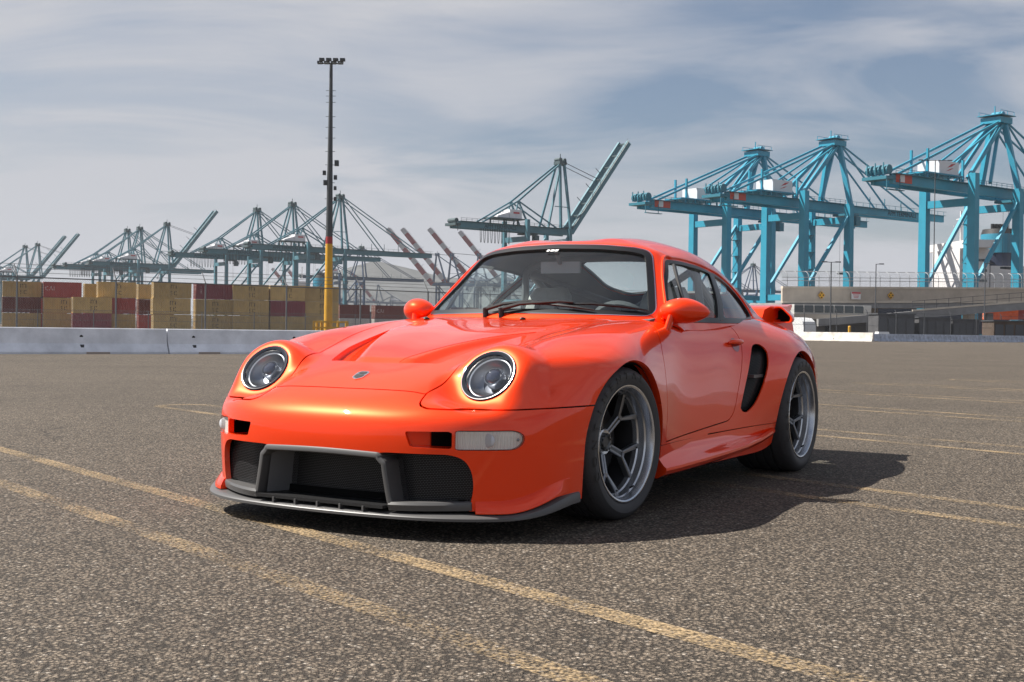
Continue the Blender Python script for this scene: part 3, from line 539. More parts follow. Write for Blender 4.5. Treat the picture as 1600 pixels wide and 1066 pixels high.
# hood (denser, for the pressed channels)
hood0 = body.grid(4.6, 13.6, -4.6, 4.6, 200, 170).clip(lambda V: V[:, 2]-.50, 1).clip(f_hood, -1, -G2)
chan_poly = rnd([(.085, -.55), (.275, -.530), (.325, -.36), (.365, -.13), (.408, .09), (.30, -.115), (.195, -.33)], [.012, .012, .08, .08, .004, .08, .08])
f_chL, f_chR = field_xy(chan_poly), field_xy(mx(chan_poly))
hood = hood0.clip(f_chL, 1).clip(f_chR, 1)
HOOD = pm_build('hood', hood, PAINT, flange=.034, label='orange hood with two recessed channels')
for f in (f_chL, f_chR):
    fl = hood0.clip(f, -1, .003); yy_ = fl.V[:, 1]; t = np.clip((yy_+.55)/.64, 0, 1)
    xi = np.interp(yy_, [-.55, -.33, -.115, .09], [.085, .195, .30, .405]); xo = np.interp(yy_, [-.55, -.36, -.13, .09], [.272, .325, .365, .41]); k_ = np.clip((np.abs(fl.V[:, 0])-xi)/np.maximum(xo-xi, .004), 0, 1)
    dz_ = .0012+.034*(1-t)**.8*smooth01(k_/.75); fl.V[:, 2] -= dz_
    sl = np.gradient(smooth01(np.linspace(0, 1.34, 200)), 1.34/199); slope = .034*(1-t)**.8*np.interp(k_/.75, np.linspace(0, 1.34, 200), sl)/.75/np.maximum(xo-xi, .02)
    fl.N = fl.N+np.stack([slope*np.sign(fl.V[:, 0]), 0*slope, 0*slope], 1)*fl.N[:, 2:3]; fl.N /= np.linalg.norm(fl.N, axis=1, keepdims=True)
    pm_build('hood_channel', fl, PAINT, HOOD, flange=0)
outer_hood = fr_noarch.clip(f_hood, 1, G2)
fb = lambda V: np.where(V[:, 1] < .2, f_bump(V), 1.0)
bumper = outer_hood.clip(fb, -1, -G2)
for f in (f_intake, f_slotL, f_slotR): bumper = bumper.clip(f, 1)
for f in (f_lampL, f_lampR): bumper = bumper.clip(lambda V, f=f: np.where(V[:, 1] < -.3, f(V), 1.0), 1, .002)
BUMPER = pm_build('front_bumper', bumper, PAINT, flange=.022)
mid = strip(13.5, 18.8, -10, 10)
rear = strip(18.8, body.nb-1, -10, 10).clip(R_ARCH, 1)
wings = outer_hood.clip(fb, 1, G2).clip(f_cab, 1)
for s in (1, -1):
    w = wings.clip(side(s), -1, -.0005).clip(lamp_field, 1).clip(f_door, 1, G2).clip(lambda V: V[:, 1]-.9, -1)
    # rear half of the front wing comes from the middle strip
    w2 = strip(13.5, 18.8, .0 if s > 0 else -10, 10 if s > 0 else 0).clip(F_ARCH, 1).clip(f_cab, 1).clip(f_door, 1, G2).clip(f_hood, 1, G2)
    wf = w2.clip(lambda V: V[:, 1]-(1.0+0*V[:, 2]), -1).clip(lambda V: V[:, 2]-.288, 1)
    V = np.concatenate([w.V, wf.V]); N = np.concatenate([w.N, wf.N]); F = w.F+[tuple(i+len(w.V) for i in q) for q in wf.F]
    FEN = pm_build('front_fender', PM(V, N, F), PAINT); arch_lip(PM(V, N, F), F_ARCH, 0, .318, s, FEN); arch_lip(bumper.clip(side(s), -1, -.3), F_ARCH, 0, .318, s, BUMPER)
    d = strip(12.5, 20, .0 if s > 0 else -10, 10 if s > 0 else 0, 10, 10).clip(f_cab, 1).clip(f_door, -1, -G2).clip(lambda V: np.abs(V[:, 0])-.5, 1)
    DOOR = pm_build('door', d, PAINT)
    if s > 0: DOOR_L = DOOR
    else: DOOR_R = DOOR
    q = strip(16, body.nb-1, .0 if s > 0 else -10, 10 if s > 0 else 0, 10, 10).clip(R_ARCH, 1).clip(f_cab, 1).clip(f_door, 1, G2)
    q = q.clip(lambda V: V[:, 1]-(1.0), 1).clip(lambda V: V[:, 2]-np.interp(V[:, 1], [1.2, 1.95, 2.2, 4], [.2955, .2995, .0, .0]), 1).clip(f_vent, 1)
    QTR = pm_build('rear_quarter', q, PAINT, flange=.008, label='wide rear fender with tall black side intake' if s > 0 else None); arch_lip(q, R_ARCH, 2.272, .33, s, QTR)
    # rocker below the door
    rk = strip(12.5, 21.5, .0 if s > 0 else -10, 10 if s > 0 else 0).clip(F_ARCH, 1).clip(R_ARCH, 1).clip(lambda V: V[:, 2]-np.interp(V[:, 1], [0, .3, 1.9, 3], [.284, .284, .296, .296]), -1).clip(lambda V: V[:, 1]-2.2, -1)
    pm_build('rocker_panel', rk, PAINT)
    # blade shaped side skirt
    secs = []
    for y, xo, zo, k in ((.345, .906, .180, .9), (.5, .914, .183, 1.0), (.8, .917, .190, 1.0), (1.1, .915, .198, 1.0), (1.4, .910, .208, 1.0), (1.65, .903, .226, .8), (1.885, .893, .254, .4)):
        xi = .848; zt = .272
        pr = [(xi, zt), (xi+.004, .255), (xi+.012*k+.006, .238+.01*(1-k)), (xi+(xo-xi)*.55, (zo+.024+.235)/2-.004), (xo-.012, zo+.018), (xo, zo+.008), (xo+.001, zo-.004), (xo-.010, zo-.022), (xo-.045, zo-.040), (.80, .145), (.74, .15), (.74, .26)]
        secs.append([(s*a, y, b) for a, b in (pr if s < 0 else pr[::-1])])
    g = Geo(); g.loft(secs); g.build('side_skirt', PAINT, car, smooth=28)
# dark inner shell closes the gaps behind the panels
inn = body.grid(0, body.nb-1, -10, 10, 200, 120).clip(F_ARCH, 1, -.002).clip(R_ARCH, 1, -.002).clip(f_cab, 1, -.01).clip(f_intake, 1, .003).clip(f_vent, 1, .01).clip(f_slotL, 1, .004).clip(f_slotR, 1, .004).clip(lamp_field, 1, .003)
pm_build('inner_shell', inn.offset(-.030), DARK, flange=0)
g = Geo()
g.box((0, 1.15, .14), (1.5, 1.55, .05)); g.box((0, -.5, .13), (1.15, .6, .04)); g.box((0, 2.65, .16), (1.2, .8, .05)); g.box((0, 2.90, .17), (1.36, .44, .06)); g.box((0, .95, .30), (1.45, 1.2, .02))
g.build('underbody', DARK, car)
for s in (1, -1):                                                     # wheel housings
    for yc, zc, r, xi, xo in ((0, .318, .366, .52, .845), (2.272, .33, .376, .50, .86)):
        pr = [(xi, .02), (xi, r), (xo, r)]; g = Geo(); n = 40; P = []; F = []
        for x, rr in pr:
            for k in range(n+1):
                t = math.pi*k/n; P.append((s*x, yc+rr*math.cos(t), zc+rr*math.sin(t)))
        for i in range(2):
            for k in range(n): F.append((i*(n+1)+k, i*(n+1)+k+1, (i+1)*(n+1)+k+1, (i+1)*(n+1)+k))
        P += [(s*xi, yc-r, .12), (s*xi, yc+r, .12)]; g.add(P, F+[((n+1), 2*n+1, len(P)-2, len(P)-1)]); g.build('wheel_housing', DARK, car)
# --- side intakes
for s in (1, -1):
    vp = body.grid(18, 22.5, 4, 10, 90, 120) if s > 0 else body.grid(18, 22.5, -10, -4, 90, 120)
    vb = vp.clip(f_vent, -1, .012); N0 = vb.N.copy()
    # floor dives inwards towards the rear edge of the opening
    t = np.clip((vb.V[:, 1]-np.interp(vb.V[:, 2], [.38, .52, .655, .73], [1.44, 1.53, 1.613, 1.67]))/.16, 0, 1)
    vb.V[:, 0] -= s*(.010+.075*t*(1-.75*smooth01((t-.75)/.25)))
    e = pm_build('side_intake', vb, BLACK, flange=0)
    g = Geo(); g.box((s*.838, 1.685, .56), (.05, .15, .016)); g.build('intake_slat', CARBON, e)
    # painted ramp leading in
    rp = vp.clip(f_vent, -1, .002); rp = rp.clip(lambda V: V[:, 1]-np.interp(V[:, 2], [.38, .52, .655, .73], [1.468, 1.552, 1.632, 1.69]), -1)
    t = np.clip((rp.V[:, 1]-np.interp(rp.V[:, 2], [.38, .52, .655, .73], [1.44, 1.53, 1.613, 1.67]))/.03, 0, 1)
    rp.V[:, 0] -= s*(.006+.02*t); pm_build('intake_ramp', rp, PAINT, e, flange=0)
# --- cabin: roof, glass and seals
ws_poly = mirx(rnd([(0, 1.229), (.25, 1.222), (.42, 1.207), (.494, 1.187), (.645, .871), (.464, .876), (.155, .880), (0, .8805)], [0, .05, .05, .035, .04, .05, .05, 0]))
dw_poly = rnd([(.835, .853), (.985, 1.033), (1.122, 1.150), (1.274, 1.150), (1.524, 1.136), (1.675, 1.117), (1.41, .853)], [.015, .03, .03, .05, .05, .015, .015])
qw_poly = rnd([(1.455, .855), (1.725, 1.113), (1.83, 1.100), (1.98, 1.063), (2.09, 1.02), (2.17, .955), (2.205, .89), (2.16, .872), (1.90, .857)], [.02, .02, .05, .05, .05, .05, .03, .02, .05])
rw_poly = mirx(rnd([(0, 1.95), (.30, 1.97), (.40, 2.03), (.42, 2.45), (.34, 2.62), (0, 2.66)], [0, .05, .05, .08, .05, 0]))
f_ws = lambda V: np.where(V[:, 1] < 1.2, field_xz(ws_poly)(V), 1.0)
f_dw, f_qw = field_yz(dw_poly), field_yz(qw_poly)
f_rw = field_xy(rw_poly)
sidew = lambda f: (lambda V: np.where(np.abs(V[:, 0]) > .45, f(V), 1.0))
f_rwin = lambda V: np.where(V[:, 2] > .9, f_rw(V), 1.0)
cm = cabin.grid(0.55, cabin.nb-1.4, -8, 8, 240, 260)
roof = cm
for f in (f_ws, sidew(f_dw), sidew(f_qw), f_rwin): roof = roof.clip(f, 1, .004)
ROOF = pm_build('roof', roof, PAINT, flange=.012)
ch = cm.clip(lambda V: V[:, 1]-1.35, -1)
def glazing(name, f, src, band, parent, lab=None):
    gl = pm_build(name, src.clip(f, -1, .002).offset(-.010), GLASS, parent, flange=0, label=lab)
    sl = src.clip(f, 1, -band).clip(f, -1, .007).offset(.0015)
    pm_build('seal', sl, RUBBER, gl, flange=.014); return gl
WS = glazing('windshield', f_ws, cm.clip(lambda V: V[:, 1]-1.2, -1), .014, car)
WSB = cm.clip(lambda V: V[:, 1]-1.2, -1).clip(f_ws, 1, .0072).clip(f_ws, -1, .0105).offset(.003); pm_build('trim', WSB, CHROME, WS, flange=0)
for s in (1, -1):
    sd = cm.clip(side(s), -1, -.45)
    D = glazing('door_window', f_dw, sd, .012, DOOR_L if s > 0 else DOOR_R)
    glazing('quarter_window', f_qw, sd, .012, car)
    # slim upright in the door glass
    g = Geo(); a = cabin.raw(np.array([0.]), np.array([0.]))
    g.bar((s*.600, 1.13, 1.13), (s*.722, 1.02, .858), .012, .022, up=(0, 1, 0)); g.build('window_divider', RUBBER, D)
    # pillar between door and quarter glass, painted black
    pp = rnd([(1.415, .852), (1.672, 1.121), (1.722, 1.116), (1.452, .853)], .004)
    pm_build('pillar_cover', sd.clip(field_yz(pp), -1).offset(.002), RUBBER, car, flange=.006)
    # belt strip below the side glass
    bl = rnd([(.82, .838), (.83, .851), (1.45, .851), (1.90, .855), (2.17, .870), (2.17, .860), (1.9, .843), (1.45, .838)], .003)
    pm_build('belt_strip', sd.clip(field_yz(bl), -1).offset(.004), RUBBER, car, flange=.012)
    # drip rail above the doors
    pts = [(.79, .845), (.86, .90), (.96, 1.018), (1.10, 1.158), (1.18, 1.172), (1.274, 1.172), (1.524, 1.158), (1.69, 1.139), (1.83, 1.119), (1.98, 1.083), (2.11, 1.037), (2.20, .963), (2.245, .89)]
    gx = []
    Vs = sd.V
    for y, z in pts:
        k = np.argmin((Vs[:, 1]-y)**2+(Vs[:, 2]-z)**2); p = Vs[k]+sd.N[k]*.004; gx.append((p[0], y, z))
    P = np.array(gx); W = spline_mat(len(P), np.linspace(0, len(P)-1, 60)); P = W@P
    Geo().tube([tuple(p) for p in P], .0075, 8).build('drip_rail', PAINT, car)
glazing('rear_window', f_rwin, cm.clip(lambda V: V[:, 1]-1.8, 1), .016, car)
# --- front splitter, intake frame and grilles
def plan(t, off=0.0, zrow=1):
    """bumper plan outline: t in signed columns -> (x, y)"""
    p = body.raw(np.array([float(zrow)]), np.array([t+10.0]))[0, 0]; q = body.raw(np.array([float(zrow)]), np.array([t+10.02]))[0, 0]
    d = (q-p)[:2]; d /= np.linalg.norm(d); n = np.array([d[1], -d[0]]); return p[0]+n[0]*off, p[1]+n[1]*off
rings = []
for t in np.linspace(-9.2, 9.2, 75):
    k = abs(t); off = .042*(1-smooth01((k-6.0)/3.2))+.012; zb = .078+.040*smooth01((k-5.0)/4.5); th = 1+1.5*smooth01((k-5.2)/3.8)
    xo, yo = plan(t, off, 0); xm, ym = plan(t, off-.03, 0); xi, yi = plan(t, -.09, 0)
    rings.append([(xi, yi, zb), (xo, yo, zb), (xo, yo, zb+.010*th), (xo-(xo-xm)*.15, yo-(yo-ym)*.15, zb+.015*th), (xm, ym, zb+.020*th), (xi, yi, zb+.026*th)])
g = Geo(); g.loft(rings); SPL = g.build('front_splitter', CARBON, car, smooth=40, label='dark grey front splitter lip')
for x in (-.22, -.11, 0, .11, .22):
    g = Geo(); g.box((x, -.905, .108), (.008, .10, .018)); g.build('splitter_fin', CARBON, SPL)
for s in (1, -1):                                                     # upswept ledge on the bumper corner
    rings = []
    for t in np.linspace(4.35, 8.6, 22):
        k = (t-4.35)/4.25; b0 = .102+.062*smooth01((k-.2)/.8); hgt = .040+.012*k; w = .030*math.sin(math.pi*min(.12+k*.95, 1))**.7
        xo, yo = plan(s*t, w, 1); xi, yi = plan(s*t, -.012, 1); xm, ym = plan(s*t, .003, 1)
        rings.append([(xi, yi, b0), (xo, yo, b0), (xo, yo, b0+.012), (xm, ym, b0+hgt), (xi, yi, b0+hgt+.01)])
    g = Geo(); g.loft(rings if s > 0 else [r[::-1] for r in rings]); g.build('bumper_ledge', PAINT, BUMPER, smooth=50)
# centre intake frame: trapezoid hoop
path = [(-.335, .112), (-.322, .145), (-.300, .255), (-.292, .283), (-.272, .303), (-.24, .309), (0, .314), (.24, .309), (.272, .303), (.292, .283), (.300, .255), (.322, .145), (.335, .112)]
P = np.array(path); P = spline_mat(len(P), np.linspace(0, len(P)-1, 73))@P
rings = []
for i, (x, z) in enumerate(P):
    d = P[min(i+1, len(P)-1)]-P[max(i-1, 0)]; d /= np.linalg.norm(d); nx, nz = -d[1], d[0]        # outward from the opening
    yf = -.955+.018*(abs(x)/.3)**2; yb = -.80
    rings.append([(x+nx*.004, yf, z+nz*.004), (x+nx*.013, yf+.006, z+nz*.013), (x+nx*.015, yb, z+nz*.015), (x-nx*.010, yb, z-nz*.010), (x-nx*.010, yf+.008, z-nz*.010), (x-nx*.006, yf+.001, z-nz*.006)])
g = Geo(); g.loft(rings); FR = g.build('intake_frame', CARBON, car, smooth=50)
# side lower trays joined to the hoop
for s in (1, -1):
    rings = []
    for x in np.linspace(.325, .612, 14):
        k = (x-.325)/.287; yf = -.945+.014+ (.13*k**1.6); zt = .128+.006*k
        rings.append([(s*x, yf+.16, zt-.02), (s*x, yf+.16, zt+.004), (s*x, yf+.02, zt+.012), (s*x, yf, zt+.010), (s*x, yf-.006, zt), (s*x, yf, zt-.022)])
    if s > 0: rings = [r[::-1] for r in rings]
    g = Geo(); g.loft(rings); g.build('intake_tray', CARBON, FR, smooth=40)
    # duct wall beside the radiator
    g = Geo(); g.add([(s*.30, -.90, .125), (s*.255, -.76, .125), (s*.235, -.76, .295), (s*.275, -.90, .295)], [(0, 1, 2, 3)]); g.build('duct_wall', mat('duct_grey', (.16, .16, .165), rough=.4), FR)
g = Geo(); g.box((0, -.85, .118), (.62, .20, .012)); g.build('intake_floor', BLACK, FR)
g = Geo(); nn = 20
def curved_panel(x0, x1, z0, z1, yf, n=16):
    P = []; F = []
    for i in range(n+1):
        x = x0+(x1-x0)*i/n; P += [(x, yf(x), z0), (x, yf(x), z1)]
    for i in range(n): F.append((2*i, 2*i+2, 2*i+3, 2*i+1))
    return Geo().add(P, F)
curved_panel(-.27, .27, .118, .305, lambda x: -.80+.1*x*x).build('grille', GRILLE, car, label='black hexagon mesh in the centre intake')
curved_panel(-.27, .27, .10, .312, lambda x: -.775+.1*x*x).build('radiator', mat('radiator_dark', (.004, .004, .004), rough=.8, spec=.1), car)
for s in (1, -1):
    a = (.30, .625) if s > 0 else (-.625, -.30)
    yf = lambda x: -.85+.34*max(abs(x)-.40, 0)
    curved_panel(*a, .128, .325, yf).build('grille', GRILLE, car); curved_panel(*a, .10, .33, lambda x: yf(x)+.03).build('radiator', MATS['radiator_dark'], car)
    # pocket of the upper slot
    g = Geo(); x0, x1 = .365, .556; P = []
    y0, y1 = plan(3.35, -.004, 3)[1], plan(4.6, -.004, 3)[1]
    P = [(s*x0, -.896, .349), (s*x0, -.896, .401), (s*x1, -.70, .413), (s*x1, -.70, .338), (s*x1, -.842, .413), (s*x1, -.842, .338), (s*x0, -.903, .412), (s*x0, -.903, .339)]
    F = [(0, 1, 2, 3), (1, 6, 4, 2), (0, 3, 5, 7), (2, 4, 5, 3)]
    SL = g.add(P, F).build('bumper_slot', PAINT, car, smooth=20)
    g = Geo(); g.add([(s*.445, -.829, .3475), (s*.445, -.829, .4045), (s*.554, -.717, .409), (s*.554, -.717, .342), (s*.554, -.835, .345), (s*.554, -.835, .407)], [(0, 1, 2, 3), (3, 2, 5, 4)]); g.build('slot_hole', DARK, SL)
    # turn signal
    tl = body.grid(1.6, 4.6, 3 if s > 0 else -8, 8 if s > 0 else -3, 60, 100).clip(f_lampL if s > 0 else f_lampR, -1, -.001).clip(lambda V: V[:, 1]+.3, -1)
    base = pm_build('turn_signal', tl.offset(-.016), mat('lamp_reflector', (.92, .90, .86), rough=.5), car, flange=0)
    if s > 0:                                                        # vertical ribs moulded in the reflector
        nt = MATS['lamp_reflector'].node_tree; tc = nt.nodes.new('ShaderNodeTexCoord'); wv = nt.nodes.new('ShaderNodeTexWave'); wv.inputs['Scale'].default_value = 42; wv.bands_direction = 'X'; nt.links.new(tc.outputs['Object'], wv.inputs['Vector'])
        bp = nt.nodes.new('ShaderNodeBump'); bp.inputs['Strength'].default_value = .7; bp.inputs['Distance'].default_value = .004; nt.links.new(wv.outputs['Fac'], bp.inputs['Height']); nt.links.new(bp.outputs[0], nt.nodes['Principled BSDF'].inputs['Normal'])
    lm = mat('ribbed_lens', (.95, .95, .93), rough=.08, trans=1.0, ior=1.45)
    pm_build('lens', tl, glass_mat('signal_lens', (.93, .93, .92), .02, .06) if s > 0 else MATS['signal_lens'], base, flange=.018)
    k = np.argmin((tl.V[:, 0]-s*.668)**2+(tl.V[:, 2]-.375)**2); p = tl.V[k]
    g = Geo(); g.ell((p[0]-tl.N[k][0]*.014, p[1]-tl.N[k][1]*.014, p[2]), (.030, .006, .026)); g.build('bulb_cover', mat('bulb_grey', (.55, .56, .60), rough=.3), base)
    k = np.argmin((tl.V[:, 0]-s*.742)**2+(tl.V[:, 2]-.376)**2); p = tl.V[k]
    g = Geo(); g.ell(tuple(p), (.006, .006, .006)); g.build('screw', mat('screw_grey', (.25, .25, .26), rough=.4, metal=.7), base)
    # headlamp
    n = Vector((s*HL_N[0], HL_N[1], HL_N[2])); c = Vector((s*HL_C[0], HL_C[1], HL_C[2])); xx = Vector((0, 0, 1)).cross(n).normalized(); yy = n.cross(xx)
    M = Matrix(((n.x, xx.x, yy.x, c.x), (n.y, xx.y, yy.y, c.y), (n.z, xx.z, yy.z, c.z), (0, 0, 0, 1)))
    def lg(prof, name, mt, par, nseg=64, sm=40, sub=None):
        g = Geo(); g.lathe(prof, nseg); g.v = [tuple(M@Vector(p)) for p in g.v]
        return g.build(name, mt, par, smooth=sm)
    H = lg([(-.06, .001), (-.06, .08), (-.05, .096), (-.012, .104)], 'headlight', mat('lamp_bowl', (.085, .09, .105), rough=.30, metal=.7), car)
    lg([(-.03, HL_R+.001), (.003, HL_R+.001), (.007, HL_R-.003), (.007, .108), (.003, .098), (-.02, .095)], 'bezel', mat('bezel_black', (.012, .014, .02), rough=.12, coat=.5), H)
    lg([(-.004, .099), (.007, .091), (.016, .070), (.022, .045), (.025, .020), (.0255, .001)], 'lens', LENS, H, sm=80)
    lg([(-.018, .0925), (-.014, .0915), (-.014, .087), (-.018, .086)], 'daytime_ring', mat('daytime_light', (.55, .57, .60), rough=.4, emit=(.9, .95, 1), estr=.15), H)
    cc = M@Vector((-.03, 0, 0)); off = xx*(.014)*1+yy*.006
    M2 = M.copy(); M2.translation = c+off
    M0 = M; M = M2
    lg([(-.045, .040), (-.012, .040), (-.010, .036), (-.014, .034)], 'projector_ring', mat('projector_ring', (.25, .26, .28), rough=.25, metal=.8), H, 40)
    lg([(-.018, .034), (-.008, .030), (-.001, .019), (.002, .001)], 'projector_lens', mat('projector_glass', (.03, .035, .06), rough=.02, coat=1.0, spec=.8), H, 40, 80)
    M = M0
    lg([(-.016, .085), (-.030, .080), (-.050, .060), (-.056, .045)], 'reflector', mat('lamp_silver', (.30, .31, .34), rough=.30, metal=.85), H)
# emblem on the nose
em = body.grid(5.5, 8, -1.2, 1.2, 60, 60)
sh = rnd([(-.026, -.706), (0, -.722), (.026, -.706), (.030, -.66), (.018, -.648), (-.018, -.648), (-.030, -.66)], .006)
E = pm_build('emblem', em.clip(field_xy(sh), -1).offset(.004), CHROME, HOOD, flange=.004)
pm_build('emblem_field', em.clip(field_xy([(-.02, -.70), (0, -.712), (.02, -.70), (.02, -.68), (-.02, -.68)]), -1).offset(.0048), mat('emblem_dark', (.05, .045, .04), rough=.3), E, flange=0)
pm_build('emblem_band', em.clip(field_xy([(-.018, -.674), (.018, -.674), (.018, -.656), (-.018, -.656)]), -1).offset(.0048), MATS['emblem_dark'], E, flange=0)
# --- mirrors
for s in (1, -1):
    def shape(p):
        x, y, z = p; k = 1-.30*max(x, 0)**2
        return (x, y*k*(1.0 if y < 0 else .75)+.22*x*x+.40*x, z*k-.10*x*max(0, x)-.08*(x < 0)*x*x)
    g = Geo(); g.ell((.772, .845, .892), (.115, .088, .062), 28, 18, shape)
    if s < 0: g.v = [(-a, b, c) for a, b, c in g.v]; g.f = [q[::-1] for q in g.f]
    MR = g.build('side_mirror', PAINT, DOOR_L if s > 0 else DOOR_R, smooth=70)
    rings = []
    for t in np.linspace(0, 1, 7):
        cx, cy, cz = .725+.014*t, .760+.022*t, .800+.075*t; w = .026-.004*t
        rings.append([(s*(cx+.012*math.cos(a)*(1.3)), cy+w*math.sin(a)*1.25, cz+.012*math.sin(a)*.2) for a in np.linspace(0, 2*math.pi, 12, endpoint=False)])
    g = Geo(); g.loft(rings if s > 0 else [r[::-1] for r in rings]); g.build('mirror_foot', PAINT, MR, smooth=60)
    g = Geo(); g.ell((s*.78, .905, .892), (.088, .012, .046), 24, 10); g.build('mirror_glass', mat('mirror_face', (.8, .8, .82), rough=.02, metal=1.0), MR)
# --- door handle; its recess is a flat disc, shade painted in darker red
for s in (1, -1):
    dp = DOOR_L if s > 0 else DOOR_R
    hs = body.grid(16, 20, 4, 9, 60, 80) if s > 0 else body.grid(16, 20, -9, -4, 60, 80)
    k = np.argmin((hs.V[:, 1]-1.475)**2+(hs.V[:, 2]-.732)**2); p = hs.V[k]; n = hs.N[k]
    th = np.linspace(0, 2*math.pi, 28, endpoint=False); cup = [(1.488+.042*math.cos(a), .726+.036*math.sin(a)) for a in th]
    c = hs.clip(field_yz(cup), -1).offset(.0012); e = pm_build('door_handle', c, mat('handle_cup_shade', (.30, .016, .006), rough=.3, coat=1.0), dp, flange=0)
    g = Geo(); pts = []
    for t in np.linspace(0, 1, 9):
        y = 1.405+.155*t; k = np.argmin((hs.V[:, 1]-y)**2+(hs.V[:, 2]-.734)**2); q = hs.V[k]+hs.N[k]*(.004+.022*math.sin(math.pi*min(max(t, .0), 1))**.5)
        pts.append(tuple(q))
    g.tube(pts, [.007, .012, .0135, .0135, .0135, .0135, .0135, .012, .007], 10); g.build('grip', PAINT, e, smooth=60)
    k = np.argmin((hs.V[:, 1]-1.535)**2+(hs.V[:, 2]-.700)**2)
# --- wing and engine cover
rings = []
for x in np.linspace(-.52, .52, 27):
    k = abs(x)/.52; y0 = 2.70+.03*k*k; y1 = 3.36-.03*k**3; zb = .958+.004*k
    prf = [(y0, zb-.085), (y0+.05, zb-.025), (y0+.18, zb), (y1-.1, zb+.004), (y1, zb+.020), (y1+.012, zb+.010), (y1-.02, zb-.020), (y1-.12, zb-.055), (y0+.2, zb-.09), (y0+.03, zb-.105)]
    rings.append([(x, a, b) for a, b in prf])
g = Geo(); g.loft(rings); WG = g.build('rear_wing', PAINT, car, smooth=50, label='orange whale tail rear wing')
for s in (1, -1):
    # forward facing air scoop at each end of the wing
    base = rnd([(.405, .872), (.555, .974), (.640, .890), (.632, .858), (.52, .858)], [.015, .045, .03, .02, .04], 7); cx, cz = .545, .900
    def ring(y, sc, dx=0.0, dz=0.0, rake=.0): return [(s*(cx+(a-cx)*sc+dx), y+rake*(a-.52)+.10*(a-.52), cz+(b-cz)*sc+dz) for a, b in base]
    out = [ring(3.36, .45, -.08, .03), ring(3.25, .78, -.055, .015), ring(3.08, .97, -.02), ring(2.965, 1.04), ring(2.955, 1.02), ring(2.955, .88), ring(2.97, .83), ring(3.08, .72)]
    if s > 0: out = [r[::-1] for r in out]
    g = Geo(); g.loft(out, cap=False); SC = g.build('wing_scoop', PAINT, WG, smooth=45)
    q = ring(3.05, .76); g = Geo(); g.add(q, [tuple(range(len(q)))]); g.build('scoop_inside', DARK, SC)
    q = ring(3.355, .46, -.08, .03); Geo().add(q, [tuple(range(len(q)))]).build('scoop_end', PAINT, SC)
    g = Geo(); g.loft([[(s*.565, 2.78, .80), (s*.585, 3.22, .72), (s*.56, 3.22, .875), (s*.50, 2.82, .88)], [(s*.30, 2.72, .80), (s*.30, 3.22, .72), (s*.30, 3.22, .91), (s*.30, 2.75, .93)]]); g.build('wing_base', PAINT, WG)
# tail lights (seen only from behind)
tlb = body.grid(28.2, 29.2, -7, 7, 16, 80).offset(.002); TL = pm_build('tail_light', tlb, mat('tail_red', (.35, .01, .01), rough=.15, coat=1.0), car, flange=.01)
# --- wipers
def wiper(pts, blade):
    W = Geo().tube(pts, .007, 8).build('wiper', BLACK, car)
    Geo().bar(*blade, .008, .022).build('wiper_blade', RUBBER, W)
def wsp(x, z, off=.018):
    m = cm; k = np.argmin((m.V[:, 0]-x)**2+(m.V[:, 2]-z)**2+np.where(m.V[:, 1] > 1.2, 9, 0)); p = m.V[k]+m.N[k]*off; return tuple(p)
for x0, x1 in ((-.17, .30), (-.075, .52)):
    pv = wsp(x0, .872, .0); pv = (pv[0], pv[1]-.012, pv[2]-.008)
    W = Geo().tube([pv, (pv[0], pv[1]-.004, pv[2]+.028), wsp(x0+.10, .895, .03), wsp((x0+x1)/2, .912, .028), wsp((x0+x1)/2+.06, .908, .024)], [.012, .011, .009, .007, .006], 8).build('wiper', BLACK, car)
    Geo().cyl((pv[0], pv[1], pv[2]-.02), (pv[0], pv[1]-.004, pv[2]+.034), .015, .013, 12).build('wiper_pivot', BLACK, W)
    Geo().tube([wsp(x1-.30, .905, .016), wsp(x1-.15, .908, .018), wsp(x1, .893, .016), wsp(x1+.10, .882, .014)], [.004, .0075, .0075, .004], 6).build('wiper_blade', RUBBER, W)
for x in (-.44, .12):
    k = np.argmin((fr_noarch.V[:, 0]-x)**2+(fr_noarch.V[:, 1]-.44)**2); p = fr_noarch.V[k]
    g = Geo(); g.ell((p[0], p[1], p[2]+.004), (.014, .020, .008), 14, 8); g.build('washer_jet', BLACK, car)
# --- interior
g = Geo()
for s_, x in ((1, .36), (-1, -.36)): pass
def seat(x):
    # bucket seat: side bolsters, shoulder wings, integrated head rest
    def sec(z, w, d, yb, bol):
        return [(x-w, yb-bol, z), (x-w*.72, yb-.02, z), (x, yb, z), (x+w*.72, yb-.02, z), (x+w, yb-bol, z), (x+w*1.02, yb+.01, z), (x+w*.8, yb+d, z), (x-w*.8, yb+d, z), (x-w*1.02, yb+.01, z)]
    rows = [sec(.30, .24, .10, 1.38, .14), sec(.42, .25, .10, 1.42, .13), sec(.60, .25, .10, 1.47, .12), sec(.74, .24, .09, 1.52, .09), sec(.82, .19, .08, 1.55, .05), sec(.90, .145, .08, 1.57, .02), sec(.99, .13, .07, 1.59, .01), sec(1.035, .10, .05, 1.605, .0)]
    S = Geo().loft(rows).build('seat', GREYCLOTH, car, smooth=60)
    Geo().loft([[(x-.25, 0.90, .33), (x+.25, .90, .33), (x+.25, .90, .22), (x-.25, .90, .22)], [(x-.25, 1.15, .30), (x+.25, 1.15, .30), (x+.25, 1.15, .2), (x-.25, 1.15, .2)], [(x-.25, 1.42, .28), (x+.25, 1.42, .28), (x+.25, 1.42, .2), (x-.25, 1.42, .2)]]).build('seat_cushion', GREYCLOTH, S, smooth=40)
    for d in (-.06, .06):
        Geo().tube([(x+d, 1.57, .955), (x+d*1.2, 1.52, .86), (x+d*1.6, 1.45, .70)], .016, 6).build('harness', ALCANTARA, S)
for x in (.36, -.36): seat(x)
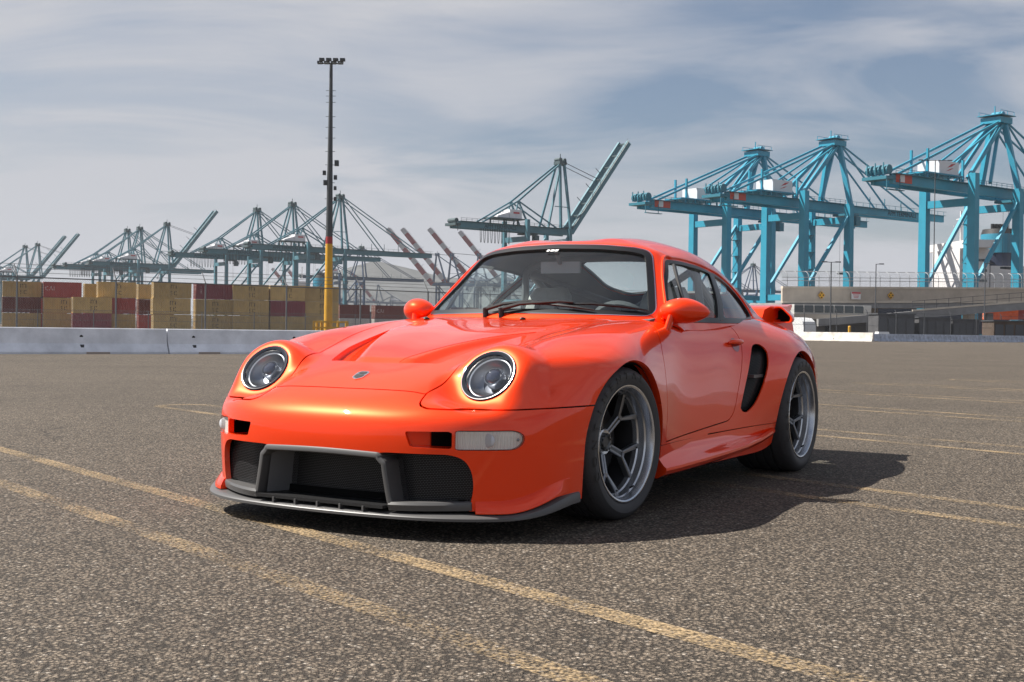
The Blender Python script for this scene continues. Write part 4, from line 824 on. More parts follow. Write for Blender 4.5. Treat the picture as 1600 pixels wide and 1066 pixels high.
D_ = Geo().loft([[(-.66, .70, .60), (-.66, .70, .845), (.66, .70, .845), (.66, .70, .60)], [(-.66, .86, .56), (-.66, .84, .865), (.66, .84, .865), (.66, .86, .56)], [(-.64, .95, .56), (-.64, .93, .83), (.64, .93, .83), (.64, .95, .56)]]).build('dashboard', ALCANTARA, car, smooth=30)
g = Geo(); g.lathe([(.0, .175), (.014, .19), (.0, .205), (-.014, .19)], 40, True); m3 = Matrix.Translation((.36, 1.06, .76))@Matrix.Rotation(R(-65), 4, 'X')@Matrix.Rotation(R(90), 4, 'Y')
g.v = [tuple(m3@Vector(p)) for p in g.v]; SW = g.build('steering_wheel', ALCANTARA, car)
g = Geo(); g.cyl((.36, 1.06, .76), (.36, .92, .70), .045, .03, 14)
for a in (0, math.pi, -math.pi/2): 
    e = m3@Vector((0, .18*math.cos(a), .18*math.sin(a))); g.bar((.36, 1.06, .76), tuple(e), .03, .012)
g.build('wheel_boss', ALCANTARA, SW)
def cage(pts, r=.021): return Geo().tube(pts, r, 10).build('roll_cage_bar', CAGE, car)
def arc3(ps, n=24): 
    P = np.array(ps, float); return [tuple(p) for p in spline_mat(len(P), np.linspace(0, len(P)-1, n))@P]
cage(arc3([(-.58, 1.66, .3), (-.575, 1.64, .75), (-.54, 1.62, 1.02), (-.46, 1.60, 1.165), (0, 1.59, 1.20), (.46, 1.60, 1.165), (.54, 1.62, 1.02), (.575, 1.64, .75), (.58, 1.66, .3)], 48))
cage([(-.50, 1.61, 1.12), (.50, 2.28, .70)]); cage([(.50, 1.61, 1.12), (-.50, 2.28, .70)])
cage([(-.50, 1.61, 1.12), (-.50, 2.38, .72)]); cage([(.50, 1.61, 1.12), (.50, 2.38, .72)]); cage([(-.56, 1.63, .85), (.56, 1.63, .85)], .018)
for s in (1, -1):
    Geo().loft([[(s*.60, .9, .3), (s*.72, .9, .3), (s*.715, .9, .84), (s*.66, .9, .84)], [(s*.60, 1.55, .3), (s*.72, 1.55, .3), (s*.715, 1.55, .845), (s*.66, 1.55, .845)]]).build('door_lining', ALCANTARA, DOOR_L if s > 0 else DOOR_R)
    Geo().loft([[(s*.45, 1.6, .5), (s*.70, 1.6, .5), (s*.68, 1.6, .84), (s*.60, 1.6, .84)], [(s*.40, 2.4, .5), (s*.62, 2.4, .5), (s*.58, 2.4, .84), (s*.50, 2.4, .84)]]).build('rear_side_lining', GREYCLOTH, car)
Geo().box((0, 2.15, .58), (.95, .75, .2)).build('rear_shelf', ALCANTARA, car)
hd = roof.clip(lambda V: V[:, 2]-.88, 1).offset(-.013); pm_build('headliner', hd, ALCANTARA, car, flange=0)
# inner mirror
RM = Geo().loft([[(-.115, 1.03, 1.09), (-.115, 1.05, 1.09), (-.115, 1.05, 1.145), (-.115, 1.03, 1.15)], [(.115, 1.03, 1.09), (.115, 1.05, 1.09), (.115, 1.05, 1.145), (.115, 1.03, 1.15)]]).build('inner_mirror', mat('mirror_back', (.25, .26, .27), rough=.35), car)
Geo().cyl((0, 1.03, 1.14), (0, .985, 1.205), .011, .016, 10).build('mirror_stem', ALCANTARA, RM)
# small white sticker at the top of the glass
for i, (x, w) in enumerate(((-.03, .016), (-.008, .022), (.020, .020))):
    k = np.argmin((cm.V[:, 0]-x)**2+(cm.V[:, 2]-1.203)**2+np.where(cm.V[:, 1] > 1.2, 9, 0)); p = cm.V[k]+cm.N[k]*.0025; n = cm.N[k]; up = np.array([0, -n[2], n[1]])*-1
    up = up/np.linalg.norm(up); a = np.array([1., 0, 0])
    q = [tuple(p+a*w*i_+up*h_) for i_, h_ in ((-.5, -.008), (.45, -.008), (.6, .008), (-.35, .008))]
    Geo().add(q, [(0, 1, 2, 3)]).build('windshield_sticker', WHITE, WS)
# --- wheels
def tyre_material():
    m = mat('tyre_rubber', (.052, .052, .055), rough=.6, spec=.35); nt = m.node_tree; b = nt.nodes['Principled BSDF']
    tc = nt.nodes.new('ShaderNodeTexCoord'); sp = nt.nodes.new('ShaderNodeSeparateXYZ'); nt.links.new(tc.outputs['Object'], sp.inputs[0])
    at = nt.nodes.new('ShaderNodeMath'); at.operation = 'ARCTAN2'; nt.links.new(sp.outputs[1], at.inputs[0]); nt.links.new(sp.outputs[2], at.inputs[1])
    mu = nt.nodes.new('ShaderNodeMath'); mu.operation = 'MULTIPLY_ADD'; mu.inputs[1].default_value = 46/math.pi; nt.links.new(at.outputs[0], mu.inputs[0])
    xs = nt.nodes.new('ShaderNodeMath'); xs.operation = 'MULTIPLY'; xs.inputs[1].default_value = 6; nt.links.new(sp.outputs[0], xs.inputs[0]); nt.links.new(xs.outputs[0], mu.inputs[2])
    fr = nt.nodes.new('ShaderNodeMath'); fr.operation = 'FRACT'; nt.links.new(mu.outputs[0], fr.inputs[0])
    lt = nt.nodes.new('ShaderNodeMath'); lt.operation = 'GREATER_THAN'; lt.inputs[1].default_value = .08; nt.links.new(fr.outputs[0], lt.inputs[0])
    # only on the tread
    ra = nt.nodes.new('ShaderNodeVectorMath'); ra.operation = 'LENGTH'; cb = nt.nodes.new('ShaderNodeCombineXYZ'); nt.links.new(sp.outputs[1], cb.inputs[0]); nt.links.new(sp.outputs[2], cb.inputs[1]); nt.links.new(cb.outputs[0], ra.inputs[0])
    tr = nt.nodes.new('ShaderNodeMath'); tr.operation = 'LESS_THAN'; tr.inputs[1].default_value = .306; nt.links.new(ra.outputs['Value'], tr.inputs[0])
    mx_ = nt.nodes.new('ShaderNodeMath'); mx_.operation = 'MAXIMUM'; nt.links.new(lt.outputs[0], mx_.inputs[0]); nt.links.new(tr.outputs[0], mx_.inputs[1])
    # fine rings on the sidewall
    si = nt.nodes.new('ShaderNodeMath'); si.operation = 'SINE'; s2 = nt.nodes.new('ShaderNodeMath'); s2.operation = 'MULTIPLY'; s2.inputs[1].default_value = 1500; nt.links.new(ra.outputs['Value'], s2.inputs[0]); nt.links.new(s2.outputs[0], si.inputs[0])
    sm = nt.nodes.new('ShaderNodeMath'); sm.operation = 'MULTIPLY_ADD'; sm.inputs[1].default_value = .03; nt.links.new(si.outputs[0], sm.inputs[0]); nt.links.new(mx_.outputs[0], sm.inputs[2])
    bp = nt.nodes.new('ShaderNodeBump'); bp.inputs['Strength'].default_value = .8; bp.inputs['Distance'].default_value = .004; nt.links.new(sm.outputs[0], bp.inputs['Height']); nt.links.new(bp.outputs[0], b.inputs['Normal'])
    return m
TYRE = tyre_material(); LETTER = mat('tyre_letters', (.007, .007, .008), rough=.5)
def letters_mesh(word, r, a0, step, size, x, sx=1.0, mirror=False):
    """raised letters set round the sidewall, reading outwards"""
    out = []
    for i, chx in enumerate(word):
        g = Geo()
        cu = bpy.data.curves.new('letter', 'FONT'); cu.body = chx; cu.size = size; cu.align_x = 'CENTER'; cu.align_y = 'CENTER'; cu.extrude = .0007; cu.resolution_u = 3
        o = bpy.data.objects.new('letter', cu); me = o.to_mesh()
        a = a0-step*i                                                    # angle from +z towards -y (clockwise seen from +x)
        V = []
        for v in me.vertices:
            u_, w_ = v.co.x*sx, v.co.y
            # local frame on the wheel face seen from +x: right = +y ... handled by 'a'
            rad = r+w_; an = a-u_/r
            V.append((x+v.co.z+.0006, -rad*math.sin(an), rad*math.cos(an)))
        F = [tuple(p.vertices) for p in me.polygons]
        g.add(V, F); o.to_mesh_clear(); bpy.data.objects.remove(o); bpy.data.curves.remove(cu); out.append(g)
    return out
def make_wheel(R_t, width, lip, spoke_in, phase, bevel=.0):
    W = link('wheel', None, car)
    r0 = lip
    # tyre
    n = 72; w = width; pr = [(-.006, r0-.003), (.004, r0+.004), (.011, r0+.022), (.012, r0+.040), (.005, R_t-.022), (-.008, R_t-.010), (-.022, R_t-.004), (-.034, R_t-.001)]
    xs = [-.034]; grooves = [.27, .43, .58, .74]
    for gq in grooves:
        xg = -w*gq; pr += [(xg+.006, R_t), (xg+.005, R_t-.008), (xg-.005, R_t-.008), (xg-.006, R_t)]
    pr += [(-w+.034, R_t-.001), (-w+.02, R_t-.005), (-w+.006, R_t-.012), (-w-.004, R_t-.03), (-w-.01, r0+.03), (-w, r0)]
    T = Geo().lathe(pr[::-1], n).build('tyre', TYRE, W, smooth=32)
    for L in letters_mesh('CONTINENTAL', r0+.038, R(114), R(13.5), .046, .0118, 1.2): L.build('letter', LETTER, T, smooth=0)
    # rim: lip, stepped dish and barrel
    pr = [(-.012, r0+.001), (.003, r0-.001), (.005, r0-.005), (.002, r0-.012), (-.010, r0-.016), (-.028, r0-.019), (-.034, r0-.024), (-.060, r0-.027), (-.066, r0-.032), (-.085, r0-.034)]
    Rm = Geo().lathe(pr[::-1], n).build('rim', RIM, W, smooth=28)
    Geo().lathe([(-.084, r0-.0338), (-.10, r0-.036), (-.19, r0-.045), (-w, r0-.02)][::-1], n).build('rim_barrel', mat('barrel_dark', (.035, .036, .04), rough=.5, metal=.5), Rm, smooth=28)
    Geo().lathe([(-.0045, r0+.002), (.0055, r0-.002), (.0055, r0-.006), (-.002, r0-.0075)][::-1], n).build('rim_edge', mat('rim_bright', (.75, .77, .80), rough=.14, metal=1.0), Rm)
    xh, xj, xr = -.108+spoke_in, -.082+spoke_in*.6, -.058
    for k in range(5):
        a = phase+k*2*math.pi/5; g = Geo()
        def pt(rad, an, x): return (x, -rad*math.sin(an), rad*math.cos(an))
        def blade(r1, a1, x1, r2, a2, x2, w1, w2, dep=.030):
            p1, p2 = Vector(pt(r1, a1, x1)), Vector(pt(r2, a2, x2)); d = (p2-p1).normalized(); sd_ = d.cross(Vector((1, 0, 0))).normalized()
            rings = []
            for p, ww in ((p1, w1), (p2, w2)):
                e = Vector((1, 0, 0))
                rings.append([p+sd_*ww/2-e*.004, p+sd_*(ww/2-.0035), p-sd_*(ww/2-.0035), p-sd_*ww/2-e*.004, p-sd_*ww*.40-e*dep, p+sd_*ww*.40-e*dep])
            g.loft(rings)
        rj = .140*r0/.243
        da = .011
        # twin stem with a slot between, then the fork
        blade(.046, a-.21, xh, rj, a-.075, xj, .011, .011); blade(.046, a+.21, xh, rj, a+.075, xj, .011, .011)
        blade(rj-.012, a, xj-.001, rj+.004, a, xj, .032, .026, .026)
        fa = R(19)
        blade(rj-.006, a-.06, xj, r0-.029, a-fa, xr, .015, .022); blade(rj-.006, a+.06, xj, r0-.029, a+fa, xr, .015, .022)
        S = g.build('spoke', SPOKE, W, smooth=25)
        g = Geo(); p1, p2 = Vector(pt(.05, a, xh-.012)), Vector(pt(rj-.01, a, xj-.012)); g.bar(p1, p2, .020, .012, .016, .012, up=(1, 0, 0)); g.build('spoke_web', RIMD, S)
        g = Geo(); q = pt(r0-.040, a+fa*.86, xr-.002); g.cyl((q[0]-.01, q[1], q[2]), (q[0]+.004, q[1], q[2]), .004, None, 8); g.build('rivet', RIMD, S)
    Geo().lathe([(xh-.03, .056), (xh+.002, .056), (xh+.006, .050), (xh+.004, .036)][::-1], 40).build('hub', RIM, W)
    g = Geo(); g.lathe([(xh-.01, .036), (xh+.012, .035), (xh+.016, .030), (xh+.010, .022), (xh+.010, .001)][::-1], 40)
    for k in range(10):
        t = 2*math.pi*k/10; g.box((xh+.008, -.0345*math.sin(t), .0345*math.cos(t)), (.022, .008, .008), m=Matrix.Rotation(t, 3, 'X'))
    g.build('centre_lock', RIMD, W)
    BD = Geo().lathe([(-.165, .06), (-.150, .062), (-.150, .165), (-.178, .165), (-.178, .06)][::-1], 48).build('brake_disc', mat('disc_iron', (.045, .045, .048), rough=.45, metal=.5), W)
    ax = Geo().lathe([(-w, .001), (-w, r0-.05), (-.20, r0-.052)][::-1], 40).build('inner_barrel', DARK, W)
    Geo().loft([[(-.19, y, z) for y, z in ((-.17, -.06), (-.17, .06), (-.10, .05), (-.10, -.05))], [(-.125, y, z) for y, z in ((-.165, -.055), (-.165, .055), (-.105, .045), (-.105, -.045))]]).build('brake_caliper', BLACK, BD)
    g = Geo(); q = pt = None
    g.cyl((-.03, -.215*math.sin(R(205)), .215*math.cos(R(205))), (-.01, -.205*math.sin(R(205)), .205*math.cos(R(205))), .005, .004, 8); g.build('valve', BLACK, W)
    return W
wf = make_wheel(.3225, .262, .248, 0.0, R(-44)); wf.location = (.872, 0, .3205); wf.rotation_euler = (0, 0, R(-3.5))
wr = make_wheel(.3295, .325, .250, 0.0, R(-44)); wr.location = (.922, 2.272, .3275)
for src, loc in ((wf, (-.872, 0, .3205)), (wr, (-.922, 2.272, .3275))):
    c = copy_tree(src, car); c.location = loc; c.rotation_euler = (0, 0, math.pi+(R(-3.5) if src is wf else 0))
# ------------------------------------------------------------------ barriers
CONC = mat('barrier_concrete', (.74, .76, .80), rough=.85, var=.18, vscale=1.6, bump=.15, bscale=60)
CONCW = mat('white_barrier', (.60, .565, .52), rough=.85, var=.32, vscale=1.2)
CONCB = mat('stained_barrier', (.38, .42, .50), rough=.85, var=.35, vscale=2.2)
GALV = mat('galvanised', (.16, .165, .17), rough=.5, metal=.4)
GALVD = mat('dark_post', (.085, .09, .10), rough=.6, metal=.3)
def jersey(L, H, mt, name, label, a, b, group):
    """one jersey barrier from ground point a to b"""
    a, b = Vector((*a, 0)), Vector((*b, 0)); d = b-a; rz = math.atan2(d.y, d.x)
    t = thing(name, label, 'barrier', tuple(a), rz, group)
    prof = [(-.30, .0), (-.30, .06), (-.15, H*.40), (-.085, H-.02), (-.07, H), (.07, H), (.085, H-.02), (.15, H*.40), (.30, .06), (.30, .0)]
    Lr = d.length-.04; cuts = [.0, .012]; n = len(prof)
    rings = [[(x, y*.96, z) for y, z in prof] if x in (.0, Lr) else [(x, y, z) for y, z in prof] for x in (.0, .02, Lr*.25, Lr*.5, Lr*.75, Lr-.02, Lr)]
    Geo().loft([r[::-1] for r in rings]).build('barrier_body', mt, t, smooth=20)
    for x in (Lr*.12, Lr*.62) if Lr > 3 else ():
        Geo().cyl((x, -.124, H*.66), (x, -.098, H*.67), .045, .045, 12).build('lifting_hole', mat('hole_dark', (.02, .02, .02), rough=.9), t)
        Geo().loft([[(x-.05, -.175, H*.36), (x+.06, -.175, H*.36), (x+.04, -.26, H*.16), (x-.02, -.26, H*.16)], [(x-.05, -.145, H*.36), (x+.06, -.145, H*.36), (x+.04, -.22, H*.12), (x-.02, -.22, H*.12)]]).build('drip_stain', mat('stain_dark', (.05, .05, .052), rough=.9), t)
        Geo().box((x+.4, -.30, .028), (.62, .03, .056)).build('scupper', mat('scupper_painted_light', (.42, .35, .30), rough=.9), t)  # solid pale block, coloured as light showing through the drain opening
    return t
BP = np.array([-13.2, 32.19]); BD = np.array([7.14, 4.78]); BD /= np.linalg.norm(BD)
j0 = (np.array([-9.58, 34.61])-BP)@BD
labs = {-1: 'long grey concrete barrier below the stacked containers, its end left of the dark joint', 0: 'grey concrete barrier running from the joint towards the orange car', 1: 'grey concrete barrier behind the orange car hood', 2: 'grey concrete barrier behind the orange car cabin, last of its row', -2: 'grey concrete barrier beyond the first fence post, next to the long one', -3: 'grey concrete barrier at the outer end of the row beyond the first fence post'}
for k in (-3, -2, -1, 0, 1, 2):
    s0 = j0+6.1*k; a = BP+BD*s0; b = BP+BD*(s0+6.1); jersey(6.1, .695, CONC, 'concrete_barrier', labs[k], a, b, 'grey barriers on the left of the lot')
wl = [(22.2, 156.5), (28.2, 149.6), (34.2, 142.8), (40.2, 136)]
jersey(6, .98, CONCW, 'concrete_barrier', 'sunlit white concrete barrier ending next to the bluish barrier row', (31.0, 146.5), (39.6, 136.7), 'white barriers behind the car tail')
jersey(6, .98, CONCW, 'concrete_barrier', 'sunlit white concrete barrier showing just above the car tail', (22.4, 156.3), (31.0, 146.5), 'white barriers behind the car tail')
ra, rb = np.array([39.5, 138.8]), np.array([70.5, 166.0])
for k in range(5):
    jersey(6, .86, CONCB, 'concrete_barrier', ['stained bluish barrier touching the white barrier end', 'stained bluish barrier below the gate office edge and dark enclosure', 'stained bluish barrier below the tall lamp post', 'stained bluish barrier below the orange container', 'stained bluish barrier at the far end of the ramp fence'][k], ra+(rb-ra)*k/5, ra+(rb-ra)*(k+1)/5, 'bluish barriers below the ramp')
# ------------------------------------------------------------------ chain link fences
def chainlink():
    m = bpy.data.materials.new('chain_link'); m.use_nodes = True; nt = m.node_tree; b = nt.nodes['Principled BSDF']; N = nt.nodes.new; L = nt.links.new
    b.inputs['Base Color'].default_value = (.20, .21, .22, 1); b.inputs['Metallic'].default_value = .5; b.inputs['Roughness'].default_value = .5
    tc = N('ShaderNodeTexCoord'); sp = N('ShaderNodeSeparateXYZ'); L(tc.outputs['Object'], sp.inputs[0])
    outs = []
    for sg in (1, -1):
        a = N('ShaderNodeMath'); a.operation = 'MULTIPLY_ADD'; a.inputs[1].default_value = sg; L(sp.outputs[2], a.inputs[0]); L(sp.outputs[0], a.inputs[2])
        s = N('ShaderNodeMath'); s.operation = 'DIVIDE'; s.inputs[1].default_value = .075; L(a.outputs[0], s.inputs[0])
        f = N('ShaderNodeMath'); f.operation = 'FRACT'; L(s.outputs[0], f.inputs[0]); l = N('ShaderNodeMath'); l.operation = 'LESS_THAN'; l.inputs[1].default_value = .075; L(f.outputs[0], l.inputs[0]); outs.append(l.outputs[0])
    mx_ = N('ShaderNodeMath'); mx_.operation = 'MAXIMUM'; L(outs[0], mx_.inputs[0]); L(outs[1], mx_.inputs[1]); L(mx_.outputs[0], b.inputs['Alpha']); return m
LINK = chainlink()
def fence(name, label, a, d, step, n, H, arm=True, r=.03, pm=None, mid=False, rail=True):
    a = Vector((*a, 0)); rz = math.atan2(d[1], d[0]); F = thing(name, label, 'fence', tuple(a), rz); pm = pm or GALV
    L = step*(n-1)
    pmsh = Geo().cyl((0, 0, 0), (0, 0, H-.38 if arm else H), r, None, 8)
    if arm: pmsh.cyl((0, 0, H-.38), (.0, .26, H), r*.8, r*.5, 6)
    me = pmsh.mesh('post', pm)
    for k in range(n): link('post', me, F, (step*k, 0, 0))
    ht = H-.40 if arm else H-.03
    Geo().add([(0, .03, .05), (L, .03, .05), (L, .03, ht), (0, .03, ht)], [(0, 1, 2, 3)]).build('chain_link_mesh', LINK, F, smooth=0)
    if rail: Geo().cyl((0, 0, ht), (L, 0, ht), .02, None, 6).build('top_rail', pm, F)
    if mid: Geo().cyl((0, 0, ht*.52), (L, 0, ht*.52), .018, None, 6).build('middle_rail', pm, F)
    if arm:
        for i in range(3):
            t = (i+1)/3; Geo().cyl((0, .26*t, H-.38+.38*t), (L, .26*t, H-.38+.38*t), .007, None, 4).build('barbed_wire', pm, F)
    return F
fence('chain_link_fence', 'tall chain link fence with barbed wire arms right behind the grey barriers', (-14.69-.755*3.05*6, 37.0-.656*3.05*6), (.755, .656), 3.05, 18, 2.57)
fence('yard_fence', 'low far chain link fence in front of the container stacks', (-72, 138), (.96, .28), 6.1, 14, 2.45, False, .05, mid=True)
fence('ramp_fence', 'chain link fence with many dark posts below the ramp', (31.5, 152.0), (.80, .60), 6.2, 11, 4.1, True, .055, GALVD, mid=True)
# ------------------------------------------------------------------ containers
CL, CW, CH = 5.95, 2.44, 2.53
def corrugated():
    g = Geo(); n = 22
    def wall(p0, p1, nrm, z0, z1):
        p0, p1, nrm = Vector(p0), Vector(p1), Vector(nrm); P = []
        m = n if (p1-p0).length > 3 else 8
        for i in range(m*4+1):
            t = i/(m*4); o = (0, 0, -.04, -.04)[i % 4]; q = p0+(p1-p0)*t+nrm*o; P += [(q.x, q.y, z0), (q.x, q.y, z1)]
        g.add(P, [(2*i, 2*i+2, 2*i+3, 2*i+1) for i in range(len(P)//2-1)])
    e = .06
    wall((e, -CW/2+.01, 0), (CL-e, -CW/2+.01, 0), (0, 1, 0), .1, CH-.1); wall((CL-e, CW/2-.01, 0), (e, CW/2-.01, 0), (0, -1, 0), .1, CH-.1); wall((CL-.01, -CW/2+e, 0), (CL-.01, CW/2-e, 0), (-1, 0, 0), .1, CH-.1)
    g.add([(0, -CW/2, CH-.03), (CL, -CW/2, CH-.03), (CL, CW/2, CH-.03), (0, CW/2, CH-.03)], [(0, 1, 2, 3)])
    return g
def frame():
    g = Geo()
    for x in (.06, CL-.06):
        for y in (-CW/2+.06, CW/2-.06): g.box((x, y, CH/2), (.14, .14, CH))
    for y in (-CW/2+.05, CW/2-.05):
        for z in (.06, CH-.06): g.box((CL/2, y, z), (CL-.26, .10, .12))
    for x in (.055, CL-.055):
        for z in (.065, CH-.065): g.box((x, 0, z), (.11, CW-.26, .13))
    return g
def doors():
    g = Geo()
    for s in (-1, 1): g.box((.055, s*.565, CH/2), (.05, 1.09, CH-.28))
    return g
def bars():
    g = Geo()
    for y in (-.95, -.35, .35, .95): g.cyl((.012, y, .16), (.012, y, CH-.16), .03, None, 6)
    for y in (-.65, .65):
        for z in (.7, 1.6, 2.2): g.box((.018, y, z), (.02, .7, .10))
    return g
CM = {'b': corrugated().mesh('container_walls', None, 0), 'f': frame().mesh('container_frame', None, 0), 'd': doors().mesh('container_doors', None, 0), 'l': bars().mesh('locking_bars', mat('lock_steel', (.5, .47, .40), rough=.5, metal=.3), 0)}
def text_mesh(txt, size, name, extr=.004):
    cu = bpy.data.curves.new('t', 'FONT'); cu.body = txt; cu.size = size; cu.align_x = 'CENTER'; cu.align_y = 'CENTER'; cu.extrude = extr; cu.resolution_u = 2; cu.space_line = .72
    o = bpy.data.objects.new('t', cu); me = bpy.data.meshes.new_from_object(o); me.name = name; bpy.data.objects.remove(o); bpy.data.curves.remove(cu); return me
COLS = {'y': (.47, .32, .125), 'o': (.54, .36, .10), 'r': (.30, .05, .045), 'p': (.22, .04, .05), 'b': (.015, .035, .085), 'm': (.16, .04, .03), 'w': (.50, .50, .48), 'O': (.62, .10, .02)}
NAMES = {'y': 'mustard yellow', 'o': 'bright yellow', 'r': 'red', 'p': 'dark wine red', 'b': 'navy blue', 'm': 'rust brown', 'w': 'off white', 'O': 'orange'}
TXT = {'msc': text_mesh('m\nsc', 1.45, 'logo'), 'cai': text_mesh('CAI', .95, 'logo'), 'tex': text_mesh('T\nE\nX', .5, 'logo')}
LOGOM = mat('logo_black', (.015, .015, .015), rough=.6); LOGOW = mat('logo_white', (.65, .62, .60), rough=.6)
def container(c, p, z, rz, label, logo=None, group='stacked shipping containers'):
    t = thing('shipping_container', label, 'container', (p[0], p[1], z), rz, group)
    new = 'container_'+c not in MATS; m = mat('container_'+c, COLS[c], rough=.55, var=.16, vscale=.8)
    if new:                                                           # every box has faded a little differently
        nt = m.node_tree; oi = nt.nodes.new('ShaderNodeObjectInfo'); hs = nt.nodes.new('ShaderNodeHueSaturation'); mr = nt.nodes.new('ShaderNodeMapRange'); b_ = nt.nodes['Principled BSDF']; src = b_.inputs['Base Color'].links[0].from_socket
        mr.inputs[3].default_value = .78; mr.inputs[4].default_value = 1.2; nt.links.new(oi.outputs['Random'], mr.inputs[0]); nt.links.new(mr.outputs[0], hs.inputs['Value']); nt.links.new(src, hs.inputs['Color']); nt.links.new(hs.outputs[0], b_.inputs['Base Color'])
    for k, nm in (('b', 'side_wall'), ('f', 'corner_frame'), ('d', 'door'), ('l', 'locking_bar')):
        o = link(nm, CM[k], t)
        if k != 'l':
            if not CM[k].materials: CM[k].materials.append(m)
            o.material_slots[0].link = 'OBJECT'; o.material_slots[0].material = m
    if logo:
        me = TXT[logo]
        if not me.materials: me.materials.append(LOGOM)
        x = {'msc': .52, 'cai': .16, 'tex': .13}[logo]*CL
        o = link('logo', me, t, (x, -CW/2-.012, CH*.56), (R(90), 0, 0)); o.material_slots[0].link = 'OBJECT'; o.material_slots[0].material = LOGOM if logo == 'msc' else LOGOW
    return t
CANG = R(25); CD = np.array([math.cos(CANG), math.sin(CANG)])
def pxw(px, D): return np.array([(px-800)/1949.8*D, D])
# (left edge of the stack in the photo, distance, colours bottom to top, logos)
STACKS = [(3, 206, 'ymy', ['', '', 'msc']), (46, 214, 'rrb', ['', '', '']), (67, 207, 'yyr', ['', 'msc', 'cai']), (131, 214, 'mro', ['', '', '']), (112, 200, 'py', ['', 'msc']), (151, 203, 'yry', ['', 'cai', 'msc']), (214, 213, 'rmy', ['', '', '']),
          (237, 201, 'yyy', ['msc', 'msc', 'msc']), (304, 205, 'yyp', ['msc', 'msc', 'tex']), (361, 207, 'yyy', ['', 'msc', 'msc']), (419, 210, 'ypy', ['', '', 'msc']), (473, 213, 'yyy', ['', 'msc', 'msc']), (527, 236, 'wm', ['', '']), (583, 240, 'wm', ['', 'cai']), (638, 246, 'wm', ['', '']), (700, 250, 'wm', ['', '']), (760, 252, 'mw', ['', ''])]
ORD = ['lowest', 'second', 'third']
NB = ['behind the first fence post', 'next to the red stack', 'beside the navy container', 'with its doors showing', 'in front of the bright stack', 'with a red box in the middle', 'in the narrow gap', 'with three black logos', 'under a wine red box', 'left of the light mast stacks', 'with a wine red box in the middle', 'just left of the light mast', 'right of the light mast base', 'beyond the mast with white lettering', 'beside the mirror of the car', 'behind the windshield', 'behind the car cabin']
for i, (px, D, cols, logos) in enumerate(STACKS):
    p = pxw(px, D)
    for k, c in enumerate(cols):
        top = k == len(cols)-1; pos = 'topmost' if top else ORD[k]
        lab = f'{NAMES[c]} container, {pos} of the stack {NB[i]}'
        container(c, p+np.array([random.uniform(-.06, .06), 0]), k*(CH+.07), CANG, lab, logos[k] or None)
# ------------------------------------------------------------------ light mast
mx0, my0 = pxw(512.5, 140)
M_ = thing('light_mast', 'very tall dark floodlight mast with yellow lower section and red band', 'light mast', (mx0, my0, 0))
YEL = mat('mast_yellow', (.62, .33, .02), rough=.5, var=.15, vscale=1); MDK = mat('mast_dark', (.055, .06, .065), rough=.5)
Geo().cyl((0, 0, 0), (0, 0, 10.15), .50, .40, 16).build('yellow_base', YEL, M_); Geo().cyl((0, 0, 10.15), (0, 0, 10.95), .40, .39, 16).build('red_band', mat('mast_red', (.32, .02, .02), rough=.5), M_)
Geo().cyl((0, 0, 10.95), (0, 0, 30.4), .385, .17, 14).build('pole', MDK, M_)
for z in (12, 13.5, 15.2, 17, 19, 20.5, 22, 23.2, 24.4, 26, 26.7, 27.3): Geo().cyl((-.55, 0, z), (.55, 0, z), .03, None, 5).build('climbing_peg', MDK, M_)
for x, z, s in ((.75, 19.2, .45), (.62, 17.6, .35), (-.62, 18.1, .35), (-.5, 17.0, .4), (.6, 16.4, .3), (.62, 15.2, .3)):
    Geo().box((x, 0, z), (s, s, s*1.4)).build('equipment_box', MDK, M_); 
FR_ = Geo().cyl((-1.35, 0, 30.35), (1.35, 0, 30.35), .08, None, 8).build('lamp_frame', MDK, M_)
for i in range(8):
    x = -1.35+2.7*i/7; y = .55*(-1)**i
    g = Geo().bar((x, 0, 30.4), (x, y*.6, 30.55), .07); g.box((x, y, 30.55+.1*(i % 2)), (.55, .5, .30)); g.build('floodlight', MDK, FR_)
for px, D in ((502, 139), (528, 139), (541, 141), (495, 142)):
    p = pxw(px, D); t = thing('yellow_bollard', 'short yellow protective bollard around the light mast foot', 'bollard', (p[0], p[1], 0), 0, 'bollards round the light mast')
    Geo().cyl((0, 0, 0), (0, 0, 1.45), .16, None, 12).build('bollard_post', YEL, t); Geo().ell((0, 0, 1.45), (.16, .16, .09), 12, 8).build('bollard_cap', YEL, t)
p = pxw(512, 138.6); t = thing('yellow_guard_rail', 'yellow guard rail frame at the light mast foot', 'guard rail', (p[0], p[1], 0))
for z in (.75, 1.4): Geo().bar((-1.6, 0, z), (2.2, 0, z), .14, .2).build('rail', YEL, t)
for x in (-1.6, .3, 2.2): Geo().box((x, 0, .75), (.18, .12, 1.5)).build('post', YEL, t)
